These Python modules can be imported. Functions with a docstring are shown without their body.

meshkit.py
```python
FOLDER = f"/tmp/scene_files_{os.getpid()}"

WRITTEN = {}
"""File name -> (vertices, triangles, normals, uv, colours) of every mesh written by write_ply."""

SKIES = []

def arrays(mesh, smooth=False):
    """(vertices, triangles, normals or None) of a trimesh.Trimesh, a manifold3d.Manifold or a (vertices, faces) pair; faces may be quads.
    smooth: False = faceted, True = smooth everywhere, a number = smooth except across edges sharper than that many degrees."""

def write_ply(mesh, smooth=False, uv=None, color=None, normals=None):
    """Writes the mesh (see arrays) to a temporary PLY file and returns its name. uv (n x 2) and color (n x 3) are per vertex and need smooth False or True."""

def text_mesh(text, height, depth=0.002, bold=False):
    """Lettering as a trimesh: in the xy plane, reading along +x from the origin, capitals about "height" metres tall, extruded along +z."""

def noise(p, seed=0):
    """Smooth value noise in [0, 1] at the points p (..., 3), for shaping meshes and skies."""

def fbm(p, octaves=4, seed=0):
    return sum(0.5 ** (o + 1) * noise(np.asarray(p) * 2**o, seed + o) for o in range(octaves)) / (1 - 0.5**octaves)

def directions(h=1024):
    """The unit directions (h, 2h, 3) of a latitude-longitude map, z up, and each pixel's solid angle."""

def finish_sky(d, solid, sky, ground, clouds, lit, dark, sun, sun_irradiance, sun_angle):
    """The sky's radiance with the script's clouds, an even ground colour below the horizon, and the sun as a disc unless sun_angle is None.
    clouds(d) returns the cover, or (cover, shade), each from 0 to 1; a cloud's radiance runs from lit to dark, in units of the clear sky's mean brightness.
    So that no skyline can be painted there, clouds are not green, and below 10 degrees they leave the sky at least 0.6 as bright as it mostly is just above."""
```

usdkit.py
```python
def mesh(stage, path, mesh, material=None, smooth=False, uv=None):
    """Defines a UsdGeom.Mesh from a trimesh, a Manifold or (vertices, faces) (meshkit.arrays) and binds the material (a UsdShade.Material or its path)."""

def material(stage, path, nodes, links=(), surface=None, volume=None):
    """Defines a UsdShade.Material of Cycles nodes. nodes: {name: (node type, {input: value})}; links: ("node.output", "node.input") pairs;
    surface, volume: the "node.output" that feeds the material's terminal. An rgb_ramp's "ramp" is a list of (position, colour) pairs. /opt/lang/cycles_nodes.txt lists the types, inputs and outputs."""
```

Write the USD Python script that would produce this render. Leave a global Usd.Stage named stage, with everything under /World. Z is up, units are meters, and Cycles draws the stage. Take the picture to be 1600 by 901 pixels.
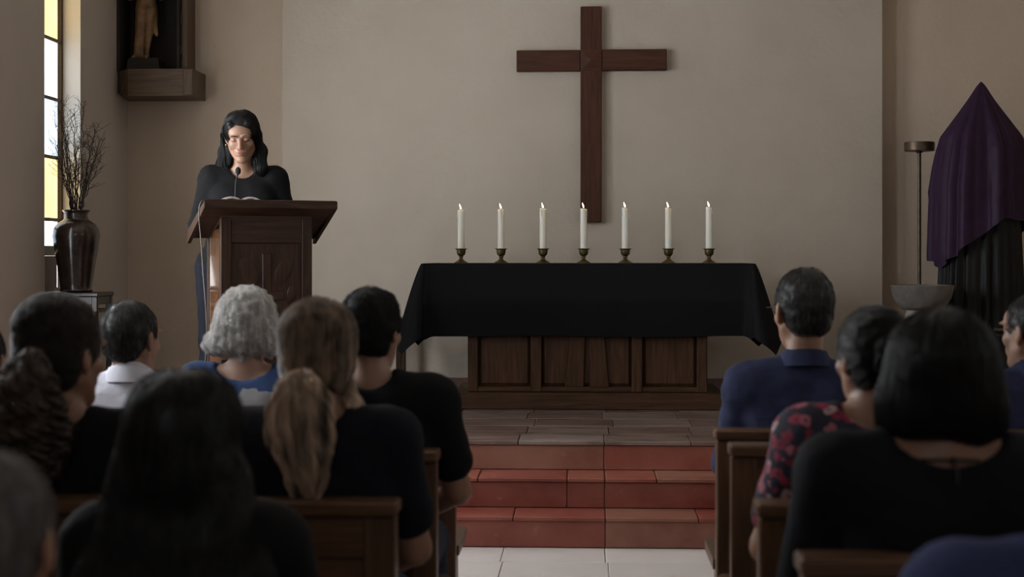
import math, random
import numpy as np, trimesh, usdkit, meshkit
from scipy.ndimage import map_coordinates
from pxr import Usd, UsdGeom, UsdLux, UsdShade, Gf, Sdf, Vt

random.seed(7); np.random.seed(7)
stage = Usd.Stage.CreateInMemory()
UsdGeom.SetStageUpAxis(stage, UsdGeom.Tokens.z)
UsdGeom.SetStageMetersPerUnit(stage, 1.0)
stage.SetDefaultPrim(UsdGeom.Xform.Define(stage, '/World').GetPrim())
UsdGeom.Scope.Define(stage, '/World/Looks')
V = lambda *a: np.array(a, float)

# ------------------------------------------------------------------ camera, light, exposure
F, CX, HY, CAMZ = 2435.0, 918.0, 400.0, 1.45
YAW = math.atan((CX - 800) / F)
EXPOSURE = 0.0
cam = UsdGeom.Camera.Define(stage, '/World/camera')
AP = 36.0
cam.CreateHorizontalApertureAttr(AP); cam.CreateVerticalApertureAttr(AP * 901 / 1600)
cam.CreateFocalLengthAttr(F / 1600 * AP)
cam.CreateVerticalApertureOffsetAttr((HY - 450.5) / 1600 * AP)
cam.CreateFStopAttr(3.1); cam.CreateFocusDistanceAttr(9.3)
cam.CreateClippingRangeAttr(Gf.Vec2f(0.05, 200)); cam.CreateExposureAttr(EXPOSURE)
cx = UsdGeom.Xformable(cam); cx.AddTranslateOp().Set(Gf.Vec3d(0, 0, CAMZ)); cx.AddRotateZOp().Set(math.degrees(YAW)); cx.AddRotateXOp().Set(90.0)

WIN_VISIBLE = 5.4      # brightness of the daylight behind the panes of the window in view
UNSEEN_WIN_LEFT = 15.0         # unseen windows of the same wall, placed to light altar wall and lectern
FILL_RIGHT = 2.1        # added windows out of view, fill light from the opposite side
FILL_REAR = 2.2         # added window behind the camera, fill light from the front

sky = UsdLux.DomeLight.Define(stage, '/World/sky'); sky.CreateIntensityAttr(0.6); sky.CreateColorAttr(Gf.Vec3f(0.75, 0.85, 1.0))

def P(px, py, Y):
    u = (px - 800) / F
    dx = -math.sin(YAW) + u * math.cos(YAW); dy = math.cos(YAW) + u * math.sin(YAW)
    s = Y / dy
    return V(s * dx, Y, CAMZ - s * (py - HY) / F)

# ------------------------------------------------------------------ stage helpers
_used = {}
def numbered(parent, name):
    k = (parent, name); n = _used.get(k, 0); _used[k] = n + 1
    return f'{parent}/{name}' if n == 0 else f'{parent}/{name}_{n:03d}'
def tag(prim, label=None, cat=None, group=None, kind=None):
    for k, v in (('label', label), ('category', cat), ('group', group), ('kind', kind)):
        if v: prim.SetCustomDataByKey(k, v)
    return prim
def thing(name, label=None, cat=None, loc=(0, 0, 0), rz=0.0, group=None, kind=None):
    path = numbered('/World', name)
    x = UsdGeom.Xform.Define(stage, path)
    x.AddTranslateOp().Set(Gf.Vec3d(*map(float, loc))); x.AddRotateZOp().Set(math.degrees(rz))
    return tag(x.GetPrim(), label, cat, group, kind)
def obj(name, m, mat, parent=None, smooth=30, label=None, cat=None, group=None, kind=None):
    base = '/World' if parent is None else str(parent.GetPath())
    if isinstance(m, list): m = trimesh.util.concatenate(m)
    p = usdkit.mesh(stage, numbered(base, name), m, mat, smooth=smooth).GetPrim()
    return tag(p, label, cat, group, kind)
def curves(name, pts_list, widths, mat, parent):
    c = UsdGeom.BasisCurves.Define(stage, numbered(str(parent.GetPath()), name))
    c.CreateTypeAttr('linear'); c.CreateWrapAttr('nonperiodic')
    pts = np.concatenate(pts_list).astype(np.float32)
    c.CreatePointsAttr(Vt.Vec3fArray.FromNumpy(pts))
    c.CreateCurveVertexCountsAttr(Vt.IntArray.FromNumpy(np.array([len(p) for p in pts_list], np.int32)))
    c.CreateWidthsAttr(Vt.FloatArray.FromNumpy(np.concatenate(widths).astype(np.float32))); c.SetWidthsInterpolation('vertex')
    UsdShade.MaterialBindingAPI.Apply(c.GetPrim()).Bind(mat)
    return c.GetPrim()

# ------------------------------------------------------------------ materials
def mat(name, nodes, links, surface='p.BSDF'):
    return usdkit.material(stage, '/World/Looks/' + name, nodes, links, surface=surface)
def plain(name, col, rough=0.5, metallic=0.0, **kw):
    return mat(name, {'p': ('principled_bsdf', dict(base_color=col, roughness=rough, metallic=metallic, **kw))}, [])
def mottled(name, c1, c2, scale=4, rough=0.7, bump=0.0, stretch=(1, 1, 1), detail=5, distort=0.0, bscale=None, rough2=None, **kw):
    n = {'t': ('texture_coordinate', {}), 'm': ('mapping', {'scale': stretch}),
         'n': ('noise_texture', {'scale': scale, 'detail': detail, 'roughness': 0.6, 'distortion': distort}),
         'r': ('rgb_ramp', {'ramp': [(0.3, c1), (0.7, c2)]}),
         'p': ('principled_bsdf', dict(roughness=rough, **kw))}
    l = [('t.object', 'm.vector'), ('m.vector', 'n.vector'), ('n.fac', 'r.fac'), ('r.color', 'p.base_color')]
    if rough2 is not None:
        n['mr'] = ('map_range', {'from_min': 0.3, 'from_max': 0.7, 'to_min': rough, 'to_max': rough2, 'clamp': True})
        l += [('n.fac', 'mr.value'), ('mr.result', 'p.roughness')]
    if bump:
        n['n2'] = ('noise_texture', {'scale': bscale or scale * 4, 'detail': 4})
        n['b'] = ('bump', {'strength': 1.0, 'distance': bump})
        l += [('m.vector', 'n2.vector'), ('n2.fac', 'b.height'), ('b.normal', 'p.normal')]
    return mat(name, n, l)
def wood(name, c1, c2, axis=0, rough=0.42, scale=5.0, **kw):
    s = [9.0, 9.0, 9.0]; s[axis] = 0.7
    return mottled(name, c1, c2, scale=scale, rough=rough, stretch=s, detail=6, distort=0.6, bump=0.0008, bscale=14, **kw)

M = {}
def plaster(name, c1, c2):
    return mottled(name, c1, c2, scale=1.3, rough=0.85, detail=8, bump=0.0025, bscale=30)
M['wall_altar'] = plaster('plaster_greige', (0.45, 0.392, 0.318), (0.505, 0.447, 0.372))
M['wall_tan'] = plaster('plaster_tan', (0.475, 0.385, 0.30), (0.54, 0.445, 0.352))
M['wall_left'] = plaster('plaster_grey', (0.42, 0.365, 0.31), (0.48, 0.42, 0.365))
M['ceiling'] = plaster('plaster_white', (0.58, 0.52, 0.45), (0.63, 0.57, 0.50))
M['grout'] = plain('grout', (0.26, 0.22, 0.19), 0.9)
M['grout_light'] = plain('grout_light', (0.42, 0.38, 0.34), 0.9)
M['concrete'] = plain('slab_concrete', (0.2, 0.18, 0.16), 0.9)
for i, (a, b) in enumerate((((0.205, 0.047, 0.029), (0.30, 0.100, 0.066)), ((0.18, 0.058, 0.037), (0.275, 0.125, 0.083)), ((0.165, 0.034, 0.023), (0.255, 0.075, 0.050)))):
    M[f'red{i}'] = mat(f'red_tile_{i}', {'t': ('texture_coordinate', {}), 'n': ('noise_texture', {'scale': 3.2, 'detail': 9, 'roughness': 0.6}), 'r': ('rgb_ramp', {'ramp': [(0.3, a), (0.7, b)]}),
        'n2': ('noise_texture', {'scale': 11.0, 'detail': 10, 'roughness': 0.78}), 'f': ('map_range', {'from_min': 0.60, 'from_max': 0.74, 'to_min': 0.0, 'to_max': 0.55, 'clamp': True}),
        'm': ('mix_color', {'b': (0.40, 0.27, 0.22)}), 'mr': ('map_range', {'from_min': 0.3, 'from_max': 0.7, 'to_min': 0.3, 'to_max': 0.52, 'clamp': True}),
        'bp': ('bump', {'distance': 0.0008}), 'p': ('principled_bsdf', {})},
        [('t.object', 'n.vector'), ('t.object', 'n2.vector'), ('n.fac', 'r.fac'), ('r.color', 'm.a'), ('n2.fac', 'f.value'), ('f.result', 'm.fac'), ('m.result', 'p.base_color'), ('n.fac', 'mr.value'), ('mr.result', 'p.roughness'), ('n2.fac', 'bp.height'), ('bp.normal', 'p.normal')])
for i, (a, b) in enumerate((((0.115, 0.072, 0.058), (0.22, 0.165, 0.145)), ((0.10, 0.056, 0.044), (0.20, 0.14, 0.12)), ((0.125, 0.085, 0.07), (0.25, 0.19, 0.17)))):
    M[f'plat{i}'] = mottled(f'platform_tile_{i}', a, b, scale=2.6, rough=0.22, rough2=0.5, detail=7, stretch=(0.8, 3.5, 1), distort=1.0)
for i, (a, b) in enumerate((((0.55, 0.50, 0.47), (0.62, 0.57, 0.535)), ((0.52, 0.475, 0.445), (0.59, 0.54, 0.51)))):
    M[f'beige{i}'] = mottled(f'beige_tile_{i}', a, b, scale=5, rough=0.35, rough2=0.5, detail=6)
M['skirt'] = mottled('skirting_tile', (0.14, 0.075, 0.06), (0.19, 0.11, 0.09), scale=6, rough=0.4)
for ax, nm in enumerate('xyz'):
    M['oak' + nm] = wood('altar_wood_' + nm, (0.030, 0.014, 0.007), (0.082, 0.039, 0.019), ax, 0.5, specular_ior_level=0.22)
    M['pew' + nm] = wood('pew_wood_' + nm, (0.046, 0.022, 0.011), (0.135, 0.068, 0.034), ax, 0.38, specular_ior_level=0.4)
    M['cross' + nm] = wood('cross_wood_' + nm, (0.034, 0.010, 0.0045), (0.082, 0.028, 0.012), ax, 0.5, specular_ior_level=0.3)
    M['lect' + nm] = wood('lectern_wood_' + nm, (0.016, 0.0075, 0.0045), (0.052, 0.025, 0.0135), ax, 0.42, specular_ior_level=0.25)
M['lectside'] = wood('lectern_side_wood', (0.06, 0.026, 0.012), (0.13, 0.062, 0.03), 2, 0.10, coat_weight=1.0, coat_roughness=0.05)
M['wornx'] = wood('worn_oak_x', (0.06, 0.034, 0.019), (0.135, 0.085, 0.05), 0, 0.55)
M['wornz'] = wood('worn_oak_z', (0.06, 0.034, 0.019), (0.135, 0.085, 0.05), 2, 0.55)
M['dark'] = wood('niche_dark_wood', (0.010, 0.006, 0.004), (0.022, 0.013, 0.009), 2, 0.7)
M['brass'] = mottled('aged_brass', (0.10, 0.075, 0.035), (0.25, 0.19, 0.09), scale=25, rough=0.32, rough2=0.5, metallic=0.9)
M['bronze'] = mottled('dark_bronze', (0.075, 0.055, 0.04), (0.13, 0.095, 0.065), scale=20, rough=0.42, metallic=0.75)
M['wax'] = mat('candle_wax', {'p': ('principled_bsdf', dict(base_color=(0.80, 0.76, 0.66), roughness=0.45, subsurface_weight=0.5, subsurface_scale=0.012, subsurface_radius=(1.0, 0.7, 0.4)))}, [])
M['wick'] = plain('wick', (0.01, 0.008, 0.006), 0.9)
M['flame'] = mat('flame', {'e': ('emission', dict(color=(1.0, 0.72, 0.36), strength=9.0))}, [], 'e.emission')
M['blackcloth'] = mottled('black_altar_cloth', (0.0030, 0.0030, 0.0036), (0.0046, 0.0046, 0.0054), scale=60, rough=0.8, bump=0.0004, specular_ior_level=0.18)
M['purple'] = mottled('purple_satin', (0.017, 0.0058, 0.021), (0.032, 0.011, 0.041), scale=12, rough=0.6, specular_ior_level=0.25, sheen_weight=0.06, sheen_tint=(0.6, 0.35, 0.8))
M['blackdrape'] = mottled('black_drape', (0.0045, 0.004, 0.004), (0.008, 0.0075, 0.0075), scale=14, rough=0.55, specular_ior_level=0.25)
M['stone'] = mottled('grey_stone', (0.07, 0.062, 0.055), (0.15, 0.135, 0.12), scale=9, rough=0.75, bump=0.004, detail=8)
M['pale_stone'] = mottled('pale_stone', (0.27, 0.24, 0.21), (0.37, 0.335, 0.295), scale=8, rough=0.85, bump=0.003, detail=8)
M['glaze'] = mottled('brown_glaze', (0.010, 0.0065, 0.005), (0.028, 0.014, 0.009), scale=5, rough=0.16, rough2=0.3, coat_weight=0.3)
M['twig'] = mottled('twig_bark', (0.012, 0.008, 0.006), (0.03, 0.02, 0.014), scale=40, rough=0.85)
M['stand'] = wood('stand_wood', (0.010, 0.006, 0.005), (0.030, 0.017, 0.011), 0, 0.35)
M['statue'] = mottled('gilded_carving', (0.08, 0.04, 0.018), (0.34, 0.20, 0.085), scale=9, rough=0.5, detail=6)
M['paper'] = mottled('paper', (0.50, 0.46, 0.42), (0.58, 0.54, 0.50), scale=20, rough=0.8)
M['blackmetal'] = plain('black_metal', (0.012, 0.012, 0.013), 0.45, 0.3)
M['foam'] = mottled('black_foam', (0.008, 0.008, 0.009), (0.016, 0.016, 0.017), scale=200, rough=0.95, bump=0.001)
M['cable'] = plain('grey_cable', (0.10, 0.085, 0.075), 0.5)
M['framebrown'] = wood('window_frame_wood', (0.05, 0.03, 0.018), (0.10, 0.065, 0.035), 2, 0.5)
M['lens'] = mat('spectacle_lens', {'f': ('fresnel', {'IOR': 1.5}), 't': ('transparent_bsdf', {'color': (0.96, 0.96, 0.96)}), 'g': ('glossy_bsdf', {'roughness': 0.02, 'color': (1, 1, 1)}), 'x': ('mix_closure', {})},
                [('f.fac', 'x.fac'), ('t.BSDF', 'x.closure1'), ('g.BSDF', 'x.closure2')], 'x.closure')
def pane_mat(name, c, strength):
    # textured glass pane that glows itself, in place of daylight through it
    return mat(name, {'t': ('texture_coordinate', {}), 'n': ('noise_texture', {'scale': 7.0, 'detail': 3}),
                      'r': ('rgb_ramp', {'ramp': [(0.3, tuple(0.78 * x for x in c)), (0.7, c)]}),
                      'e': ('emission', {'strength': strength}), 'g': ('glossy_bsdf', {'roughness': 0.1, 'color': (1, 1, 1)}),
                      'f': ('fresnel', {'IOR': 1.45}), 'x': ('mix_closure', {})},
               [('t.object', 'n.vector'), ('n.fac', 'r.fac'), ('r.color', 'e.color'), ('f.fac', 'x.fac'), ('e.emission', 'x.closure1'), ('g.BSDF', 'x.closure2')], 'x.closure')
PANES = {'white': (0.95, 0.97, 1.0), 'amber': (0.80, 0.58, 0.27), 'cream': (0.86, 0.66, 0.36), 'blue': (0.68, 0.82, 1.0)}
for k, c in PANES.items():
    M['pane_' + k] = pane_mat('pane_' + k, tuple(0.5 * x for x in c), WIN_VISIBLE)
M['unseen_pane_left'] = pane_mat('unseen_pane_bright', (0.92, 0.96, 1.0), UNSEEN_WIN_LEFT)  # glow of the unseen windows that light the altar end
M['fill_pane_rear'] = pane_mat('added_pane_rear', (0.95, 0.96, 1.0), FILL_REAR)  # glow of the added rear window
M['fill_pane_right'] = pane_mat('added_pane_dim', (0.92, 0.96, 1.0), FILL_RIGHT)  # glow of the added fill windows opposite

# ------------------------------------------------------------------ mesh helpers
def bx(x0, x1, y0, y1, z0, z1, c=0.003):
    lo, hi = np.minimum((x0, y0, z0), (x1, y1, z1)), np.maximum((x0, y0, z0), (x1, y1, z1))
    c = min(c, 0.45 * (hi - lo).min())
    if c <= 0: return trimesh.creation.box(bounds=[lo, hi])
    pts = []
    for ax in range(3):
        l, h = lo + c, hi - c; l[ax], h[ax] = lo[ax], hi[ax]
        pts += [(X, Y, Z) for X in (l[0], h[0]) for Y in (l[1], h[1]) for Z in (l[2], h[2])]
    return trimesh.convex.convex_hull(np.array(pts))
def hull(pts): return trimesh.convex.convex_hull(np.array(pts, float))
def lathe(profile, n=40, loc=(0, 0, 0)):
    m = trimesh.creation.revolve(np.array(profile, float), sections=n)
    m.apply_translation(loc); return m
def tube(pts, r, n=8, cap=True):
    pts = np.asarray(pts, float); r = np.broadcast_to(np.asarray(r, float), (len(pts),))
    t = np.gradient(pts, axis=0); t /= np.linalg.norm(t, axis=1, keepdims=True) + 1e-12
    up = V(0, 0, 1) if abs(t[0][2]) < 0.9 else V(1, 0, 0)
    a = np.cross(t[0], up); a /= np.linalg.norm(a)
    rings = []
    for p, tt, rr in zip(pts, t, r):
        a = a - tt * (a @ tt); a /= np.linalg.norm(a) + 1e-12; b = np.cross(tt, a)
        ang = np.arange(n) * 2 * np.pi / n
        rings.append(p + rr * (np.cos(ang)[:, None] * a + np.sin(ang)[:, None] * b))
    v = np.concatenate(rings + [pts[:1], pts[-1:]]); f = []
    k = len(pts)
    for i in range(k - 1):
        for j in range(n):
            q = [i * n + j, i * n + (j + 1) % n, (i + 1) * n + (j + 1) % n, (i + 1) * n + j]
            f += [[q[0], q[1], q[2]], [q[0], q[2], q[3]]]
    if cap:
        for j in range(n):
            f += [[k * n, (j + 1) % n, j], [k * n + 1, (k - 1) * n + j, (k - 1) * n + (j + 1) % n]]
    return trimesh.Trimesh(v, f, process=False)
def spline(pts, n):
    pts = np.asarray(pts, float)
    from scipy.interpolate import CubicSpline
    d = np.r_[0, np.cumsum(np.linalg.norm(np.diff(pts, axis=0), axis=1))]
    return CubicSpline(d, pts)(np.linspace(0, d[-1], n))
def sheet(grid, closed=False):
    """a grid (r, c, 3) of points as a mesh"""
    r, c, _ = grid.shape; f = []
    idx = np.arange(r * c).reshape(r, c)
    if closed: idx = np.concatenate([idx, idx[:, :1]], 1)
    q = np.stack([idx[:-1, :-1], idx[:-1, 1:], idx[1:, 1:], idx[1:, :-1]], -1).reshape(-1, 4)
    return trimesh.Trimesh(grid.reshape(-1, 3), np.vstack([q[:, [0, 1, 2]], q[:, [0, 2, 3]]]), process=False)
def solidify(m, t):
    n = m.vertex_normals; k = len(m.vertices)
    v = np.vstack([m.vertices, m.vertices - n * t]); f = [m.faces, m.faces[:, ::-1] + k]
    e = m.edges_sorted; u, i, c = np.unique(e, axis=0, return_index=True, return_counts=True)
    b = m.edges[i[c == 1]]
    f += [np.stack([b[:, 1], b[:, 0], b[:, 0] + k], 1), np.stack([b[:, 1], b[:, 0] + k, b[:, 1] + k], 1)]
    return trimesh.Trimesh(v, np.vstack(f), process=False)

# ------------------------------------------------------------------ signed-distance modelling
class Field:
    def __init__(s, xs, ys, zs): s.ax = [np.asarray(a, np.float32) for a in (xs, ys, zs)]; s.D = np.full([len(a) for a in s.ax], 1.0, np.float32)
    def grid(s, sl): return np.meshgrid(*[a[q] for a, q in zip(s.ax, sl)], indexing='ij', sparse=True)
    def box(s, lo, hi): return tuple(slice(max(0, int(np.searchsorted(a, l)) - 1), int(np.searchsorted(a, h)) + 1) for a, l, h in zip(s.ax, lo, hi))
    def put(s, fn, lo, hi, k=0.02, op='add', off=0.0):
        m = k + 0.035 + off
        sl = s.box(np.asarray(lo) - m, np.asarray(hi) + m)
        if any(q.start >= q.stop for q in sl): return
        d = fn(*s.grid(sl)) - off; a = s.D[sl]
        if op == 'add':
            h = np.maximum(k - np.abs(a - d), 0) / k; s.D[sl] = np.minimum(a, d) - h * h * k * 0.25
        elif op == 'sub':
            d = -d; h = np.maximum(k - np.abs(a - d), 0) / k; s.D[sl] = np.maximum(a, d) + h * h * k * 0.25
    def all(s): return np.meshgrid(*s.ax, indexing='ij', sparse=True)
    def mesh(s):
        D = s.D; ins = D < 0
        nx, ny, nz = D.shape
        cnt = sum(ins[i:nx - 1 + i, j:ny - 1 + j, k:nz - 1 + k].astype(np.int8) for i in (0, 1) for j in (0, 1) for k in (0, 1))
        act = np.argwhere((cnt > 0) & (cnt < 8))
        ids = np.full((nx - 1, ny - 1, nz - 1), -1, np.int64); ids[tuple(act.T)] = np.arange(len(act))
        acc = np.zeros((len(act), 3)); w = np.zeros(len(act))
        co = [a.astype(float) for a in s.ax]
        for axis in range(3):
            o = [q for q in range(3) if q != axis]
            for u in (0, 1):
                for v in (0, 1):
                    i0 = act.copy(); i0[:, o[0]] += u; i0[:, o[1]] += v; i1 = i0.copy(); i1[:, axis] += 1
                    a, b = D[tuple(i0.T)], D[tuple(i1.T)]; c = (a < 0) != (b < 0)
                    t = np.where(c, a / np.where(c, a - b, 1), 0)
                    p = np.stack([co[q][i0[:, q]] for q in range(3)], 1)
                    p[:, axis] += t * (co[axis][i1[:, axis]] - co[axis][i0[:, axis]])
                    acc[c] += p[c]; w[c] += 1
        vert = acc / np.maximum(w, 1)[:, None]; faces = []
        for axis in range(3):
            o = [(axis + 1) % 3, (axis + 2) % 3]
            lo = [slice(None)] * 3; hi = [slice(None)] * 3; lo[axis] = slice(0, -1); hi[axis] = slice(1, None)
            A, B = ins[tuple(lo)], ins[tuple(hi)]
            e = np.argwhere(A != B)
            ok = (e[:, o[0]] > 0) & (e[:, o[1]] > 0) & (e[:, o[0]] < D.shape[o[0]] - 1) & (e[:, o[1]] < D.shape[o[1]] - 1)
            e = e[ok]; flip = ~A[tuple(e.T)]
            def at(du, dv):
                q = e.copy(); q[:, o[0]] -= du; q[:, o[1]] -= dv; return ids[tuple(q.T)]
            q = np.stack([at(1, 1), at(0, 1), at(0, 0), at(1, 0)], 1); q[flip] = q[flip][:, ::-1]
            faces.append(q)
        q = np.vstack(faces)
        return trimesh.Trimesh(vert, np.vstack([q[:, [0, 1, 2]], q[:, [0, 2, 3]]]), process=False)

class Frame:
    """a rigid frame (rotation R, origin o, uniform scale s): local -> outer"""
    def __init__(s, o=(0, 0, 0), yaw=0, pitch=0, roll=0, sc=1.0):
        cy, sy, cp, sp, cr, sr = math.cos(yaw), math.sin(yaw), math.cos(pitch), math.sin(pitch), math.cos(roll), math.sin(roll)
        s.R = np.array([[cy, -sy, 0], [sy, cy, 0], [0, 0, 1]]) @ np.array([[1, 0, 0], [0, cp, -sp], [0, sp, cp]]) @ np.array([[cr, 0, sr], [0, 1, 0], [-sr, 0, cr]])
        s.o, s.s = np.asarray(o, float), sc
    def out(s, p): return (np.asarray(p, float) * s.s) @ s.R.T + s.o
    def inn(s, x, y, z):
        x, y, z = x - s.o[0], y - s.o[1], z - s.o[2]; R = s.R
        return [(R[0, i] * x + R[1, i] * y + R[2, i] * z) / s.s for i in range(3)]
IDENT = Frame()

def cone(f, a, b, ra, rb, k=0.02, fr=IDENT, flat=1.0, op='add', off=0.0):
    """round cone; flat < 1 squeezes it in y"""
    a, b = fr.out(a), fr.out(b); ra, rb = ra * fr.s, rb * fr.s; ba = b - a; L = ba @ ba + 1e-12
    def fn(x, y, z):
        px, py, pz = x - a[0], y - a[1], z - a[2]
        t = np.clip((px * ba[0] + py * ba[1] + pz * ba[2]) / L, 0, 1)
        return (np.sqrt((px - t * ba[0]) ** 2 + ((py - t * ba[1]) / flat) ** 2 + (pz - t * ba[2]) ** 2) - (ra + (rb - ra) * t)) * (1 if flat == 1 else 0.5 + 0.5 * flat)
    r = max(ra, rb); f.put(fn, np.minimum(a, b) - r, np.maximum(a, b) + r, k, op, off)
def ell(f, c, r, k=0.02, fr=IDENT, op='add', off=0.0, rot=None):
    """ellipsoid; rot = an extra Frame between"""
    r = np.asarray(r, float)
    if rot is not None:
        g = Frame(); g.R = fr.R @ rot.R; g.o = fr.out(c); g.s = fr.s
    else:
        g = Frame(); g.R = fr.R; g.o = fr.out(c); g.s = fr.s
    def fn(x, y, z):
        q = g.inn(x, y, z)
        k0 = np.sqrt(sum((u / w) ** 2 for u, w in zip(q, r))); k1 = np.sqrt(sum((u / (w * w)) ** 2 for u, w in zip(q, r)))
        return (k0 * (k0 - 1) / np.maximum(k1, 1e-6)) * g.s
    e = np.sqrt(((g.R * (r * g.s)) ** 2).sum(1))
    f.put(fn, g.o - e, g.o + e, k, op, off)
def lin(a, b, h): return np.linspace(a, b, max(2, int(round((b - a) / h)) + 1))
def dense(a, b, c, d, h, hf):
    """axis a..b of step h, hf between c and d"""
    c, d = max(c, a), min(d, b)
    return np.unique(np.concatenate([lin(a, c, h) if c > a + h else [a], lin(c, d, hf), lin(d, b, h) if b > d + h else [b]]).round(5))
def wobble(f, amp, scale, seed, mask=None, stretch=(1, 1, 1)):
    X, Y, Z = np.broadcast_arrays(*f.all()); near = np.abs(f.D) < amp * 2 + 0.03
    p = np.stack([X[near] * stretch[0], Y[near] * stretch[1], Z[near] * stretch[2]], -1) * scale + 50
    f.D[near] += (amp * 2 * (meshkit.fbm(p, 3, seed) - 0.5)).astype(np.float32)

# ================================================================== STRUCTURE
XL, XR, YB, YA, YR, CEIL = -3.385, 3.42, 11.34, 11.2, -2.2, 4.6
PLAT = 0.465
WY0, WY1, WZ0, WZ1 = 9.57, 10.27, 1.215, 3.66      # window in view
UNSEEN_LEFTWINS = [(7.05, 8.75, 0.95, 3.15), (4.7, 5.8, 1.45, 3.95)]  # out of view, placed for the light coming from this wall
FILL_RIGHTWINS = [(6.6, 7.8, 1.45, 3.8), (3.0, 4.2, 1.45, 3.8)]  # added openings out of view, for fill light
def wall_with_holes(x0, x1, holes, mt, name):
    ys = [YR]; m = []
    for (a, b, c, d) in sorted(holes):
        m.append(bx(x0, x1, ys[-1], a, 0, CEIL, 0)); m.append(bx(x0, x1, a, b, 0, c, 0)); m.append(bx(x0, x1, a, b, d, CEIL, 0)); ys.append(b)
    m.append(bx(x0, x1, ys[-1], YB + 0.3, 0, CEIL, 0))
    return obj(name, m, mt, smooth=False, kind='structure')
wall_with_holes(XL - 0.3, XL, [(WY0, WY1, WZ0, WZ1)] + UNSEEN_LEFTWINS, M['wall_left'], 'wall_left')
wall_with_holes(XR, XR + 0.3, FILL_RIGHTWINS, M['wall_tan'], 'wall_right')
obj('wall_back', bx(XL - 0.3, XR + 0.3, YB, YB + 0.3, 0, CEIL, 0), M['wall_tan'], smooth=False, kind='structure')
ax0, ax1 = P(440, 400, YA)[0], P(1380, 400, YA)[0]
obj('wall_altar', bx(ax0, ax1, YA, YB, 0, CEIL, 0.008), M['wall_altar'], smooth=False, kind='structure')
ADDED_RW = (-1.3, 1.3, 2.5, 4.1)  # opening of the added rear window
obj('wall_rear', [bx(XL - 0.3, XR + 0.3, YR - 0.3, YR, 0, ADDED_RW[2], 0), bx(XL - 0.3, XR + 0.3, YR - 0.3, YR, ADDED_RW[3], CEIL, 0), bx(XL - 0.3, ADDED_RW[0], YR - 0.3, YR, ADDED_RW[2], ADDED_RW[3], 0), bx(ADDED_RW[1], XR + 0.3, YR - 0.3, YR, ADDED_RW[2], ADDED_RW[3], 0)], M['wall_tan'], smooth=False, kind='structure')
obj('ceiling', bx(XL - 0.3, XR + 0.3, YR - 0.3, YB + 0.3, CEIL, CEIL + 0.2, 0), M['ceiling'], smooth=False, kind='structure')

# nave floor: slab with its bed, beige tiles in the aisle and before the steps as pieces
YS = [7.76, 8.03, 8.33]; RISE = 0.155
floor = thing('floor', kind='structure')
obj('slab', bx(XL - 0.3, XR + 0.3, YR - 0.3, YB + 0.3, -0.3, -0.006, 0), M['grout_light'], floor, False)
xj = [0.086 + 0.5 * k for k in range(-8, 8)]
def tiles(parent, xs, y0, y1, z0, z1, keys, gap=0.003, xmin=XL, xmax=XR, rnd=random.Random(3), lift=0.0012, ch=0.003):
    xs = sorted(xs)
    xs = [xmin] + [x for x in xs if xmin + 0.06 < x < xmax - 0.06] + [xmax]
    for a, b in zip(xs, xs[1:]):
        obj('tile', bx(a + gap / 2, b - gap / 2, y0 + gap / 2, y1 - gap / 2, z0, z1 + rnd.uniform(-lift, 0), ch), M[rnd.choice(keys)], parent, 25)
row, y = 0, YS[0]
while y > -0.2:
    d = 0.36 if row == 0 else 0.5
    tiles(floor, [x + (0.0 if row % 2 == 0 else 0.012) for x in xj], y - d, y, -0.02, 0.0, ['beige0', 'beige1'], 0.004)
    y -= d; row += 1
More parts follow.
